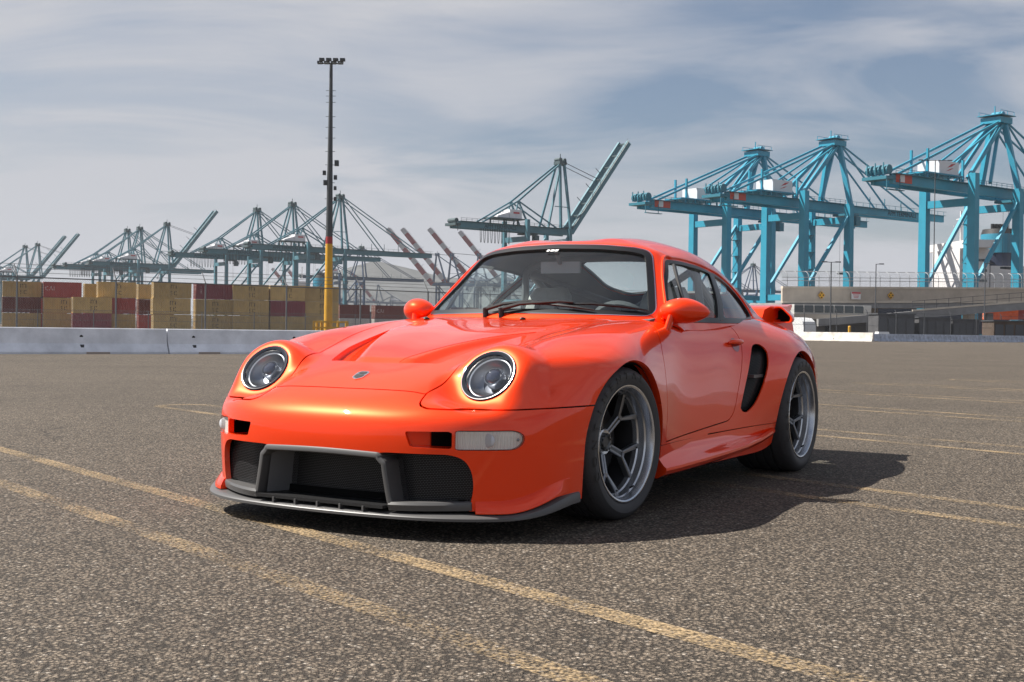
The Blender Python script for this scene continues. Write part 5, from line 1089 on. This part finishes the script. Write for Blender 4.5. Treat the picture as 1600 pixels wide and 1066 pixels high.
# ------------------------------------------------------------------ ship-to-shore cranes
W_, Q_ = np.array([.8, .6]), np.array([.6, -.8]); A0 = np.array([49.0, 469.0])
WHITEP = mat('house_white', (.62, .62, .64), rough=.5, var=.08, vscale=.3); CABLE = mat('cable_dark', (.03, .035, .04), rough=.6)
def crane_parts(c, dk, stripe, kind, raised, tip=128.0, apex=73.0, hw=9.0, phi=52.0, phi_len=60.0):
    """one gantry crane, boom along +x; returns a list of (name, Geo, material, parent index)"""
    out = []
    def add(nm, g, m, par=None): out.append((nm, g, m, par)); return len(out)-1
    XL, XW, XH, Z = 35.0, 60.5, 66.0, 48.5
    lw = 2.6 if kind == 1 else 1.9
    for x in (XL, XW):
        for y in (-hw, hw):
            add('leg', Geo().bar((x, y, 1.6), (x, y, Z+(4 if x == XL else 1)), lw, lw*1.15, lw*.9, lw, up=(0, 1, 0)), c)
            g = Geo(); g.box((x, y, .9), (2.2, 7, 1.0))
            for k in range(4): g.cyl((x-.3, y-2.6+k*1.75, .45), (x+.3, y-2.6+k*1.75, .45), .45, None, 10)
            add('bogie', g, dk)
        add('sill_beam', Geo().bar((x, -hw, 14), (x, hw, 14), 1.4, 2.2), c); add('portal_beam', Geo().bar((x, -hw, Z-5), (x, hw, Z-5), 1.6, 2.4), c)
    for y in (-hw, hw):
        add('portal_girder', Geo().bar((XL, y, 14.5), (XW, y, 14.5), 1.0, 1.8), c)
        add('diagonal_brace', Geo().bar((XL, y, 15.5), (XW, y, Z-3), 1.1, 1.1) if kind == 1 else Geo().bar((XL, y, 16), (XW, y, Z-2), .9, .9), c)
    # girders along the boom line
    for y in (-3.4, 3.4):
        gi = add('girder', Geo().bar((0, y, Z), (XH, y, Z), 1.3, 3.0, 1.3, 3.2), c)
    for x in (2, 14, 26, 38, 50, 62): add('cross_beam', Geo().bar((x, -3.4, Z+.6), (x, 3.4, Z+.6), .8, 1.2), c)
    g = Geo()
    for x in np.arange(0, XH, 3.0): g.bar((x, -5.2, Z+1.5), (x, -5.2, Z+2.9), .12)
    g.bar((0, -5.2, Z+2.9), (XH, -5.2, Z+2.9), .12); g.bar((0, -5.2, Z+2.2), (XH, -5.2, Z+2.2), .1); g.box((XH/2, -4.7, Z+1.45), (XH, 1.2, .15)); add('walkway', g, dk)
    # boom
    ca, sa = (math.cos(R(phi)), math.sin(R(phi))) if raised else (1.0, 0.0); bl = phi_len if raised else tip-XH
    bp = lambda u, y, v: (XH+u*ca-v*sa, y, Z+u*sa+v*ca)
    nst = 11 if stripe else 1
    for y in (-3.2, 3.2):
        for k in range(nst):
            u0, u1 = bl*k/nst, bl*(k+1)/nst; mm = c if not stripe else ((stripe[0]) if k % 3 == 1 else stripe[1])
            bi = add('boom_girder', Geo().bar(bp(u0+.02, y, 0), bp(u1-.02, y, 0), 2.4 if stripe else 1.3, 4.6 if stripe else 3.0, 2.4 if stripe else 1.3, 4.4 if stripe else 2.8 if k == nst-1 else 3.0, up=(-sa, 0, ca)), mm)
    g = Geo()
    for u in np.arange(3, bl, 8.0): g.bar(bp(u, -3.2, .3), bp(u, 3.2, .3), .7)
    for u in np.arange(0, bl, 4.0): g.bar(bp(u, -5.0, 1.2), bp(u, -5.0, 2.7), .12)
    g.bar(bp(0, -5, 2.7), bp(bl, -5, 2.7), .12); g.bar(bp(0, -4.4, 1.2), bp(bl, -4.4, 1.2), 1.0, .12); add('boom_walkway', g, dk if not stripe else stripe[1])
    for u in (bl*.3, bl*.45, bl*.62): add('boom_mast', Geo().bar(bp(u, 0, 1.5), bp(u, 0, 6), .25), dk)
    # apex frame
    xa = 61.5
    if kind == 1:
        for y in (-1, 1):
            add('apex_leg', Geo().bar((XL+3, y*hw*.55, Z+3), (xa, y*2.2, apex-1), 1.2, 1.2), c); add('apex_leg', Geo().bar((XL+12, y*hw*.8, Z+2), (xa-1, y*1.6, apex-2), 1.0, 1.0), c)
            add('apex_leg', Geo().bar((XW+3, y*hw*.8, Z+1), (xa+1, y*2.4, apex-1), 1.7, 1.7), c)
            add('back_stay', Geo().bar((4, y*3.2, Z+1.8), (xa-1, y*2.6, apex), .55, .7), c); add('back_stay', Geo().bar((22, y*3.2, Z+1.8), (xa-1, y*2.2, apex-1), .45, .6), c)
        g = Geo(); g.box((xa, 0, apex), (7, 7.5, 2.0)); g.box((xa, 0, apex+1.6), (9, 9, .2))
        for x in (-4, 0, 4):
            for y in (-4, 4): g.bar((xa+x, y, apex+1.6), (xa+x, y, apex+3.0), .15)
        for y in (-4, 4): g.bar((xa-4, y, apex+3), (xa+4, y, apex+3), .15)
        g.cyl((xa+1, -2, apex+2.2), (xa+1, 2, apex+2.2), 1.1, None, 12); g.bar((xa-1, 0, apex+2), (xa-1, 0, apex+5), .3); add('apex_platform', g, c)
    else:
        for y in (-1, 1):
            add('apex_leg', Geo().bar((XW-9, y*3.6, Z+1), (xa-1, y*1.6, apex), .9, .9), c); add('apex_leg', Geo().bar((XW+5, y*3.8, Z+1), (xa+1, y*1.6, apex), 1.0, 1.2), c)
            add('back_stay', Geo().bar((34, y*3.0, Z+13), (xa-1, y*1.4, apex-.5), .6, .8), c); add('back_stay', Geo().bar((13, y*3.0, Z+1.5), (34, y*3.0, Z+13), .5, .7), c)
            add('truss_diagonal', Geo().bar((34, y*3.0, Z+13), (40, y*3.4, Z+1.5), .7, .7), c); add('truss_diagonal', Geo().bar((34, y*3.0, Z+13), (58, y*3.4, Z+1), .5, .6), c); add('truss_diagonal', Geo().bar((34, y*3, Z+13), (31, y*3.2, Z+1.5), .5, .5), c)
        g = Geo(); g.box((xa, 0, apex), (4.5, 4.6, 1.6)); g.cyl((xa-1.4, -2, apex+1.6), (xa-1.4, 2, apex+1.6), .9, None, 10); g.cyl((xa+1.4, -2, apex+1.4), (xa+1.4, 2, apex+1.4), .9, None, 10); g.bar((xa, 0, apex), (xa, 0, apex+4.5), .3); add('apex_platform', g, dk)
        add('cross_tie', Geo().bar((XW-4.5, -3, Z+12), (XW+3.5, -3, Z+12), .35), c)
    # fore stays
    for y in (-2.6, 2.6):
        for u, w in ((bl*.42, .5), (bl*.86, .5)) if not raised else ((bl*.55, .25),):
            add('fore_stay', Geo().bar((xa+1, y, apex), bp(u, y, 1.5), w, w), c if not raised else CABLE)
    # machinery house
    if kind == 1:
        hi = add('machinery_house', Geo().box((29, 0, Z+5.6), (10.5, 8, 4.3)), WHITEP); g = Geo(); g.box((25.2, 0, Z+3.2), (20, 10, .5))
        for x in (17, 22, 28, 34): g.bar((x, -4.6, Z+1.4), (x, -4.6, Z+3), .5); g.bar((x, 4.6, Z+1.4), (x, 4.6, Z+3), .5)
        add('house_platform', g, c)
        g = Geo(); g.add([(28.0, -4.03, Z+5.6), (30.2, -4.03, Z+6.9), (32.6, -4.03, Z+7.3), (30.5, -4.03, Z+6.2)], [(0, 1, 2, 3)]); g.add([(27.2, -4.03, Z+4.4), (30.0, -4.03, Z+5.5), (31.5, -4.03, Z+5.7), (29.6, -4.03, Z+5.0)], [(0, 1, 2, 3)]); add('house_emblem', g, mat('emblem_red', (.45, .03, .04), rough=.6), hi)
        for x in (19, 38):
            for dy in (-3, 3): add('service_hoist', Geo().bar((x, dy, Z+2), (x, dy, Z+11 if x < 30 else Z+9), .7, .7), c)
        add('warning_panel', Geo().box((5.5, -4.12, Z+.2), (8, .12, 2.6)), mat('warning_red', (.50, .06, .03), rough=.6)); add('warning_stripe', Geo().box((4.6, -4.24, Z+.2), (2.2, .12, 2.2)), WHITEP)
        g = Geo(); g.box((-1.5, 0, Z), (4.5, 9, 1.0))
        for y in (-3, 0, 3): g.cyl((-1.5, y-1, Z+2.6), (-1.5, y+1, Z+2.6), 1.5, None, 12); g.bar((-3.2, y, Z+1), (-3.2, y, Z+4.6), .3)
        for x in (-3.5, 3): g.bar((x, -4.5, Z-3.6), (x, -4.5, Z), .2)
        g.box((.5, -4.5, Z-3.6), (8, 1.4, .2)); add('girder_end_works', g, dk)
    else:
        hi = add('machinery_house', Geo().box((32.3, 0, Z+6.6), (7, 7, 4.2)).loft([[(22, -3, Z+4.6), (22, 3, Z+4.6), (22, 3, Z+5.4), (22, -3, Z+5.4)], [(28.7, -3.2, Z+4.6), (28.7, 3.2, Z+4.6), (28.7, 3.2, Z+7.4), (28.7, -3.2, Z+7.4)]]), WHITEP); g = Geo(); g.box((28, 0, Z+4.3), (19, 9, .5))
        for x in (20, 28, 36): g.bar((x, 0, Z+1.4), (x, 0, Z+4.2), .6)
        add('house_platform', g, dk); g = Geo().box((32.6, -3.56, Z+7.2), (3.5, .1, .8)); add('house_emblem', g, mat('emblem_red', (.45, .03, .04), rough=.6), hi)
        g = Geo(); g.box((-1, 0, Z), (3, 8.5, 1.2)); g.cyl((-1, -3, Z+1.8), (-1, 3, Z+1.8), 1.1, None, 10); g.bar((-1, -4, Z-3), (-1, -4, Z), .25); add('girder_end_works', g, dk)
        # hanging festoon cables
        for i in range(9):
            x = 11+i*2.0; P = [(x+1.0*t, -4.6, Z-1.2-6.5*(1-(2*t-1)**4)) for t in np.linspace(0, 1, 9)]; add('festoon_cable', Geo().tube(P, .16, 4), CABLE)
    # stairs up one leg
    g = Geo()
    for k in range(6):
        z = 6+k*6.5; g.box((XW-2.4, hw-1.2, z), (2.6, 3.2, .2)); g.bar((XW-3.5, hw+.2, z), (XW-1.3, hw-2.6, z+6.5), .5, .2)
        for dx in (-1.2, 1.2): g.bar((XW-2.4+dx, hw-2.7, z), (XW-2.4+dx, hw-2.7, z+1.3), .12)
    add('stair_tower', g, dk)
    # trolley with cab below the girders
    tx = 42 if kind == 2 else 70
    if not (kind == 1 and raised):
        g = Geo(); g.box((tx, 0, Z-2.1), (7, 7, .8)); g.box((tx+3, -2.4, Z-4.3), (2.6, 2.4, 3.4)); add('trolley', g, dk)
        g = Geo()
        for dx in (-2, 2):
            for dy in (-1, 1): g.bar((tx+dx, dy, Z-2.2), (tx+dx, dy, Z-24), .07)
        g.box((tx, 0, Z-24.5), (6.2, 2.2, .7)); add('hoist_spreader', g, CABLE)
    return out
CACHE = {}
def crane(label, pos, rz, scale=1.0, key='t1', **kw):
    t = thing('gantry_crane', label, 'crane', (pos[0], pos[1], 0), rz, kw.pop('group', None)); t.scale = (scale,)*3
    if key not in CACHE: CACHE[key] = [(nm, g.mesh(nm, m, 20), par) for nm, g, m, par in crane_parts(**kw)]
    objs = []
    if 'lab_' not in CACHE: CACHE['lab_'] = text_mesh('APM TERMINALS', 2.5, 'girder_lettering', .03); CACHE['lab_'].materials.append(mat('crane_lettering', (.012, .03, .05), rough=.6))
    for nm, me, par in CACHE[key]: objs.append(link(nm, me, t if par is None else objs[par]))
    if key in ('t1', 't2', 't2r'): link('girder_lettering', CACHE['lab_'], t, kind='stuff', loc= (100 if key == 't1' else 23, -4.12 if key != 't1' else -3.9, 48.4), rot=(R(90), 0, 0))
    return t
TEAL = mat('crane_teal', (.018, .25, .37), rough=.45, var=.12, vscale=.15); TEALD = mat('crane_teal_dark', (.02, .15, .21), rough=.5)
SLATE = mat('crane_slate', (.060, .165, .21), rough=.5, var=.15, vscale=.1); SLATED = mat('crane_slate_dark', (.045, .075, .085), rough=.6)
NAVY = mat('crane_navy', (.02, .055, .12), rough=.5); RED = mat('boom_red', (.20, .006, .010), rough=.5); BWH = mat('boom_white', (.34, .33, .34), rough=.5)
QZ = math.atan2(.6, .8); pos = lambda s: A0+np.array([.6, -.8])*s
T1 = dict(key='t1', c=TEAL, dk=TEALD, stripe=None, kind=1, raised=False)
crane('bright teal gantry crane standing alone in front of the white ship superstructure', pos(106.5), QZ, **T1)
crane('bright teal gantry crane with lowered boom, the taller looking of the overlapping pair', pos(38), QZ, **T1)
crane('bright teal gantry crane right above the car roof, its house overlapped by its neighbour', pos(0), QZ, **T1)
T2 = dict(c=SLATE, dk=SLATED, stripe=None, kind=2, apex=82.0)
crane('slate teal gantry crane with raised boom and hanging cable loops above the windshield', pos(-126.4), QZ, key='t2r', raised=True, **T2)
for s, lab, up in ((-344.8, 'slate gantry crane with lowered boom standing just right of the light mast', False), (-410, 'slate gantry crane with lowered boom just left of the light mast', False), (-464, 'slate gantry crane with lowered boom, second one left of the light mast', False),
                   (-631, 'hazy gantry crane whose dark boom is raised, above the yellow stacks', True), (-692, 'hazy gantry crane with lowered boom beside the raised dark boom', False), (-722, 'hazy gantry crane with lowered boom, end of the row before the gap', False),
                   (-985, 'faint gantry crane with raised boom beyond the navy container, right one of its pair', True), (-1030, 'faint gantry crane with raised boom beyond the navy container, left one of its pair', True)):
    crane(lab, pos(s), QZ, key='t2r' if up else 't2', raised=up, group='slate cranes along the far quay', **T2)
# striped booms of the terminal across the channel, raised to the left
T3 = dict(key='t3', c=NAVY, dk=NAVY, stripe=(BWH, RED), kind=2, raised=True, phi=50.0, phi_len=78.0, apex=80.0)
for px, D, sc, lab in ((770, 1580, 1.18, 'navy crane with red and white boom raised, lowest tip of the front three'), (793, 1580, 1.18, 'navy crane with red and white boom raised, middle of the front three'), (836, 1600, 1.20, 'navy crane with red and white boom raised, highest tip of the front three'), (880, 1640, 1.20, 'navy crane with red and white boom raised, partly behind the cable loops'),
                       (520, 2300, 1.0, 'distant striped raised boom seen left of the second slate crane house'), (543, 2300, 1.0, 'distant striped raised boom just under the slate crane girder'), (590, 2300, 1.0, 'distant striped raised boom close to the yellow mast section'), (640, 2350, 1.0, 'distant striped raised boom right of the light mast beside the ship funnel')):
    p = pxw(px, D); crane(lab, p, math.pi-.12, sc, group='cranes with striped booms' if D > 2000 else None, **T3)
T4 = dict(key='t4', c=NAVY, dk=SLATED, stripe=None, kind=2, raised=False, apex=78.0)
crane('dark navy crane with lowered boom seen low beside the light mast', pxw(470, 1180), .55, 1.0, **T4)
crane('dark navy crane seen between the teal legs above the car roof', pxw(1105, 1400), .45, 1.0, **T4)
# ------------------------------------------------------------------ ramp, booth and small things on the right
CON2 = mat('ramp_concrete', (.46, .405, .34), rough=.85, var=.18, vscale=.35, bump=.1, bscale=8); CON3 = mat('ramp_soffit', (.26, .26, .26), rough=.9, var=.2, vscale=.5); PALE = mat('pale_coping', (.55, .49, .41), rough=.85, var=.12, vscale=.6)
STEEL = mat('rail_steel', (.33, .34, .35), rough=.45, metal=.5)
ra_, rb_ = np.array([41.5, 192.0]), np.array([98.0, 215.0]); rd = (rb_-ra_); RL = float(np.linalg.norm(rd)); RZ = math.atan2(rd[1], rd[0])
RAMP = thing('concrete_overpass', 'beige concrete overpass with arched chain link railing behind the car tail', 'overpass', (ra_[0], ra_[1], 0), RZ)
zt = lambda x: 7.7+1.25*x/RL
Geo().loft([[(x, 0, zt(x)-2.2), (x, 0, zt(x)), (x, .4, zt(x)), (x, .4, zt(x)-2.2)] for x in np.linspace(0, RL, 9)]).build('parapet', CON2, RAMP)
Geo().loft([[(x, -.12, zt(x)), (x, -.12, zt(x)+.32), (x, .5, zt(x)+.32), (x, .5, zt(x))] for x in np.linspace(0, RL, 9)]).build('coping', PALE, RAMP)
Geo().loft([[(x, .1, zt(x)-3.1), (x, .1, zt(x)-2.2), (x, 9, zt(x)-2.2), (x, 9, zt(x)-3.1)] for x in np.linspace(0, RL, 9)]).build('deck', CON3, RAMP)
Geo().loft([[(x, -.06, zt(x)-2.25), (x, -.06, zt(x)-1.95), (x, .0, zt(x)-1.95), (x, .0, zt(x)-2.25)] for x in np.linspace(0, RL, 9)]).build('lower_band', PALE, RAMP)
for x in (1.0, 20, 40, RL-1): Geo().bar((x, 4, 0), (x, 4, zt(x)-3.0), 1.4, 1.4).build('pier', CON2, RAMP)
for k in range(int(RL/1.95)):
    x = 1+k*1.95; z = zt(x)+.32
    P = [(x, .2, z), (x, .2, z+1.4)]+[(x, .2+1.1*(1-math.cos(a)), z+1.4+1.0*math.sin(a)) for a in np.linspace(.15, math.pi/2, 6)]; Geo().tube(P, .055, 5).build('arched_post', STEEL, RAMP)
for dz, y in ((.9, .2), (1.4, .2), (2.38, 1.2)): Geo().tube([(x, y, zt(x)+.32+dz) for x in np.linspace(0, RL, 5)], .05, 5).build('hand_rail', STEEL, RAMP)
Geo().loft([[(x, .22, zt(x)+.35), (x, .22, zt(x)+1.72), (x, .6, zt(x)+2.5), (x, 1.3, zt(x)+2.72)] for x in np.linspace(0, RL, 9)], closed=False).build('railing_mesh', LINK, RAMP)
# inclined side ramp in front
p0, p1 = pxw(1425, 186), pxw(1640, 186); d = p1-p0; LL = float(np.linalg.norm(d)); SR = thing('side_ramp', 'grey sloping side ramp with thin railing in front of the overpass', 'ramp', (p0[0], p0[1], 0), math.atan2(d[1], d[0]))
z2 = lambda x: 4.3+1.9*x/LL
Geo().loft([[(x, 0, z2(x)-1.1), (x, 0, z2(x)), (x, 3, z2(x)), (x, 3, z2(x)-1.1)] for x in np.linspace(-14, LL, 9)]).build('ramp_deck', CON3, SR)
Geo().loft([[(x, -.1, z2(x)), (x, -.1, z2(x)+.25), (x, .3, z2(x)+.25), (x, .3, z2(x))] for x in np.linspace(0, LL, 9)]).build('ramp_kerb', PALE, SR)
for k in range(12): Geo().bar((k*1.8, .1, z2(k*1.8)), (k*1.8, .1, z2(k*1.8)+1.5), .06).build('rail_post', GALVD, SR)
for dz in (.8, 1.5): Geo().bar((0, .1, z2(0)+dz), (LL, .1, z2(LL)+dz), .06).build('hand_rail', GALVD, SR)
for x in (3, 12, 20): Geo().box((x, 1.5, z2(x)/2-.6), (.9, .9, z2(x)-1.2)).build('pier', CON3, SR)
# booth building under the overpass
p0, p1 = pxw(1238, 188), pxw(1362, 190); d = p1-p0; LB = float(np.linalg.norm(d)); BT = thing('gate_office', 'low concrete gate office with a strip of windows under the overpass', 'building', (p0[0], p0[1], 0), math.atan2(d[1], d[0]))
Geo().box((LB/2, 2.6, 1.5), (LB, 5, 3.0)).build('lower_wall', mat('office_wall', (.20, .19, .18), rough=.85, var=.2, vscale=.5), BT)
Geo().box((LB/2, 2.0, 3.35), (LB+.6, 6.4, .75)).build('upper_floor_slab', CON2, BT)
Geo().box((LB/2, 2.4, 4.45), (LB-.4, 5, 1.5)).build('upper_wall', mat('office_white', (.40, .40, .39), rough=.7), BT)
gl = mat('office_glass', (.06, .075, .085), rough=.1)
for i in range(7):
    x = .9+i*1.6; W0 = Geo().box((x, -.12, 4.5), (1.42, .06, 1.05)).build('window', gl, BT); Geo().box((x+.8, -.14, 4.5), (.1, .1, 1.3)).build('window_post', mat('office_frame', (.45, .45, .44), rough=.6), W0)
Geo().box((LB*.45, .07, 1.1), (1.0, .06, 2.2)).build('door', mat('office_door', (.03, .03, .032), rough=.7), BT); Geo().box((LB*.66, .06, 1.5), (3.2, .05, .9)).build('vent_panel', GALV, BT)
# dark service yard behind the right fence
for px, D, w, h, lab in ((1392, 176, 5.5, 3.6, 'dark grey equipment enclosure beside the gate office'), (1452, 178, 5.0, 3.2, 'dark grey equipment enclosure below the side ramp foot'), (1500, 180, 4.2, 3.0, 'dark grey equipment enclosure below the orange container'), (1575, 182, 6.5, 2.9, 'dark brown screened enclosure at the end of the fence')):
    p = pxw(px, D); t = thing('equipment_enclosure', lab, 'enclosure', (p[0], p[1], 0), .2); mm = mat('enclosure_'+str(px), (.07, .07, .075) if px < 1550 else (.09, .065, .05), rough=.8, var=.25, vscale=.8)
    Geo().box((0, 0, h/2), (w, 3, h)).build('housing', mm, t); Geo().box((0, 0, h+.08), (w+.3, 3.3, .16)).build('lid', GALVD, t)
    for k in range(4): Geo().box((-w/2+w*(k+.5)/4, -1.53, h*.5), (w/5, .06, h*.7)).build('panel', GALVD, t)
# signs on the parapet
def on_ramp(x, y, z): return (ra_[0]+rd[0]/RL*x-rd[1]/RL*y, ra_[1]+rd[1]/RL*x+rd[0]/RL*y, z)
SGY = mat('sign_yellow', (.70, .36, .01), rough=.5); SGB = mat('sign_black', (.015, .015, .015), rough=.5); SGW = mat('sign_white', (.70, .68, .68), rough=.5); SGR = mat('sign_red', (.50, .05, .06), rough=.5)
for x, lab in ((7.0, 'yellow diamond road sign with black studs next to the white warning sign'), (20.3, 'yellow diamond road sign with black studs beside the lamp post on the overpass')):
    t = thing('diamond_sign', lab, 'sign', on_ramp(x, -.35, zt(x)-1.05), RZ, 'diamond signs on the overpass')
    Geo().add([(-.62, 0, 0), (0, 0, -.62), (.62, 0, 0), (0, 0, .62), (-.62, .06, 0), (0, .06, -.62), (.62, .06, 0), (0, .06, .62)], [(0, 1, 2, 3), (7, 6, 5, 4), (0, 4, 5, 1), (1, 5, 6, 2), (2, 6, 7, 3), (3, 7, 4, 0)]).build('panel', SGY, t, smooth=0)
    for a, b in ((0, .34), (0, -.34), (.30, 0), (-.30, 0)): Geo().cyl((a, -.03, b), (a, -.001, b), .13, None, 12).build('stud', SGB, t)
t = thing('warning_sign', 'white rectangular sign with red heading on the overpass parapet', 'sign', on_ramp(13.5, -.35, zt(13.5)-1.1), RZ)
Geo().box((0, 0, 0), (1.75, .06, 1.15)).build('panel', SGW, t); Geo().box((0, -.04, .42), (1.68, .03, .26)).build('heading', SGR, t)
for k in range(3): Geo().box((0, -.04, .12-.22*k), (1.2-.2*k, .03, .07)).build('text_line', SGR, t)
# lamp posts
def lamp_post(px, D, H, lab, arm=1.2, both=False):
    p = pxw(px, D); t = thing('lamp_post', lab, 'lamp post', (p[0], p[1], 0)); Geo().cyl((0, 0, 0), (0, 0, H), .11, .07, 8).build('pole', GALVD, t)
    for s in ((1, -1) if both else (1,)):
        Geo().bar((0, 0, H-.05), (s*arm, 0, H), .08).build('arm', GALVD, t); Geo().box((s*(arm+.2), 0, H), (.7, .28, .14)).build('lamp_head', GALVD, t)
lamp_post(1297, 165, 10.3, 'dark double headed lamp post in front of the gate office', .7, True)
lamp_post(1367, 186, 11.3, 'dark single headed lamp post beside the diamond sign', .6)
lamp_post(1537.5, 184, 11.5, 'dark single headed lamp post below the ship superstructure', .6)
lamp_post(1457, 205, 29.5, 'very tall lamp post in front of the teal crane', 2.2, True)
# orange and red boxes below the ramp, a parked white truck
container('O', pxw(1537, 238), 3.9, -.1, 'orange shipping container seen under the side ramp', None, None); container('m', pxw(1537, 239.3), 1.2, -.1, 'rust brown container under the orange one below the side ramp', None, None); container('r', pxw(1578, 238), 4.0, -.1, 'red shipping container at the end of the side ramp', None, None); container('w', pxw(1578, 239.5), 1.3, -.1, 'off white container under the red one below the side ramp', None, None)
p = pxw(1257, 170); t = thing('parked_truck', 'white truck cab parked behind the white barrier next to the car tail', 'truck', (p[0], p[1], 0), .5)
TW = mat('truck_white', (.62, .63, .64), rough=.35)
Geo().loft([[(-1.1, y, .7), (1.1, y, .7), (1.1, y, zz), (-1.1, y, zz)] for y, zz in ((-1.0, 1.7), (-.8, 2.4), (-.1, 2.9), (1.3, 3.0))]).build('cab', TW, t); Geo().add([(-.95, -.86, 1.85), (.95, -.86, 1.85), (.9, -.58, 2.5), (-.9, -.58, 2.5)], [(0, 1, 2, 3)]).build('windshield', gl, t)
for x in (-1.0, 1.0):
    for y in (-.2, 2.6): Geo().cyl((x-.15, y, .5), (x+.15, y, .5), .5, None, 16).build('wheel', RUBBER, t)
Geo().box((0, 2.4, .8), (1.0, 3.2, .3)).build('chassis', GALVD, t); Geo().box((0, -1.02, .75), (2.1, .12, .4)).build('bumper', GALV, t)
p = pxw(1327, 168); t = thing('yellow_post', 'short yellow bollard in front of the gate office door', 'bollard', (p[0], p[1], 0)); Geo().cyl((0, 0, 0), (0, 0, 1.8), .2, None, 12).build('bollard_post', YEL, t); Geo().ell((0, 0, 1.8), (.2, .2, .1), 12, 6).build('bollard_cap', YEL, t)
p = pxw(1378, 160); t = thing('utility_cart', 'small white utility cart behind the fence right of the gate office', 'cart', (p[0], p[1], 0), .3)
Geo().loft([[(-.9, -.5, .5), (.9, -.5, .5), (.9, .5, .5), (-.9, .5, .5)], [(-.75, -.4, 1.15), (.75, -.4, 1.15), (.75, .4, 1.15), (-.75, .4, 1.15)]]).build('tank', TW, t)
for x in (-.6, .6): Geo().cyl((x, -.45, .28), (x, -.3, .28), .28, None, 12).build('wheel', RUBBER, t)
# ships
SHW = mat('ship_white', (.62, .60, .60), rough=.6, var=.08, vscale=.2); SHB = mat('funnel_teal', (.02, .20, .30), rough=.5); SHN = mat('funnel_navy', (.012, .02, .05), rough=.5); SHK = mat('funnel_black', (.012, .012, .014), rough=.6)
def ship(px, D, s, lab):
    p = pxw(px, D); t = thing('container_ship', lab, 'ship', (p[0], p[1], 0), .1); t.scale = (s,)*3
    Geo().loft([[(-60, -12, 0), (75, -12, 0), (75, 12, 0), (-60, 12, 0)], [(-60, -14, 14), (80, -14, 14), (80, 14, 14), (-60, 14, 14)]]).build('hull', SHN, t)
    Geo().box((3, 0, 21), (16, 22, 14)).build('deckhouse', SHW, t); Geo().box((-12, 0, 24), (12, 24, 21)).build('bridge_tower', SHW, t); Geo().box((-12, 0, 36), (10, 36, 3)).build('bridge', SHW, t)
    for z in (18, 22, 26, 30): Geo().box((-12, -12.06, z), (10, .1, 1.0)).build('window_row', gl, t)
    Geo().cyl((4, 0, 28), (4, 0, 33.5), 7.2, 7.0, 16).build('funnel_base', SHN, t); Geo().cyl((4, 0, 33.5), (4, 0, 41), 7.3, 7.1, 16).build('funnel', SHB, t); g = Geo().cyl((4, 0, 41), (4, 0, 43), 7.0, 6.4, 16)
    for k in range(5): g.cyl((1+k*1.5, 0, 43), (1+k*1.5, 0, 45.2), .7, None, 8)
    g.build('funnel_top', SHK, t); g = Geo().bar((-12, 0, 37), (-12, 0, 50), .6); g.bar((-15, 0, 44), (-9, 0, 44), .4); g.bar((-12, -4, 47), (-12, 4, 47), .3); g.build('radar_mast', SHW, t)
ship(1544, 505, 1.02, 'white ship superstructure with teal and navy funnel behind the lone teal crane')
ship(494, 1020, 1.0, 'far ship funnel in teal with dark top behind the slate crane legs')
# ------------------------------------------------------------------ harbour haze
g = Geo().box((0, 2900, 70), (9000, 6200, 142)); HZ = bpy.data.materials.new('harbour_haze'); HZ.use_nodes = True; nt = HZ.node_tree; nt.nodes.clear()
o_ = nt.nodes.new('ShaderNodeOutputMaterial'); v_ = nt.nodes.new('ShaderNodeVolumePrincipled'); v_.inputs['Color'].default_value = (.86, .90, .96, 1); v_.inputs['Density'].default_value = .00007; v_.inputs['Anisotropy'].default_value = .2
nt.links.new(v_.outputs[0], o_.inputs['Volume']); g.build('haze', HZ, kind='stuff', smooth=0)
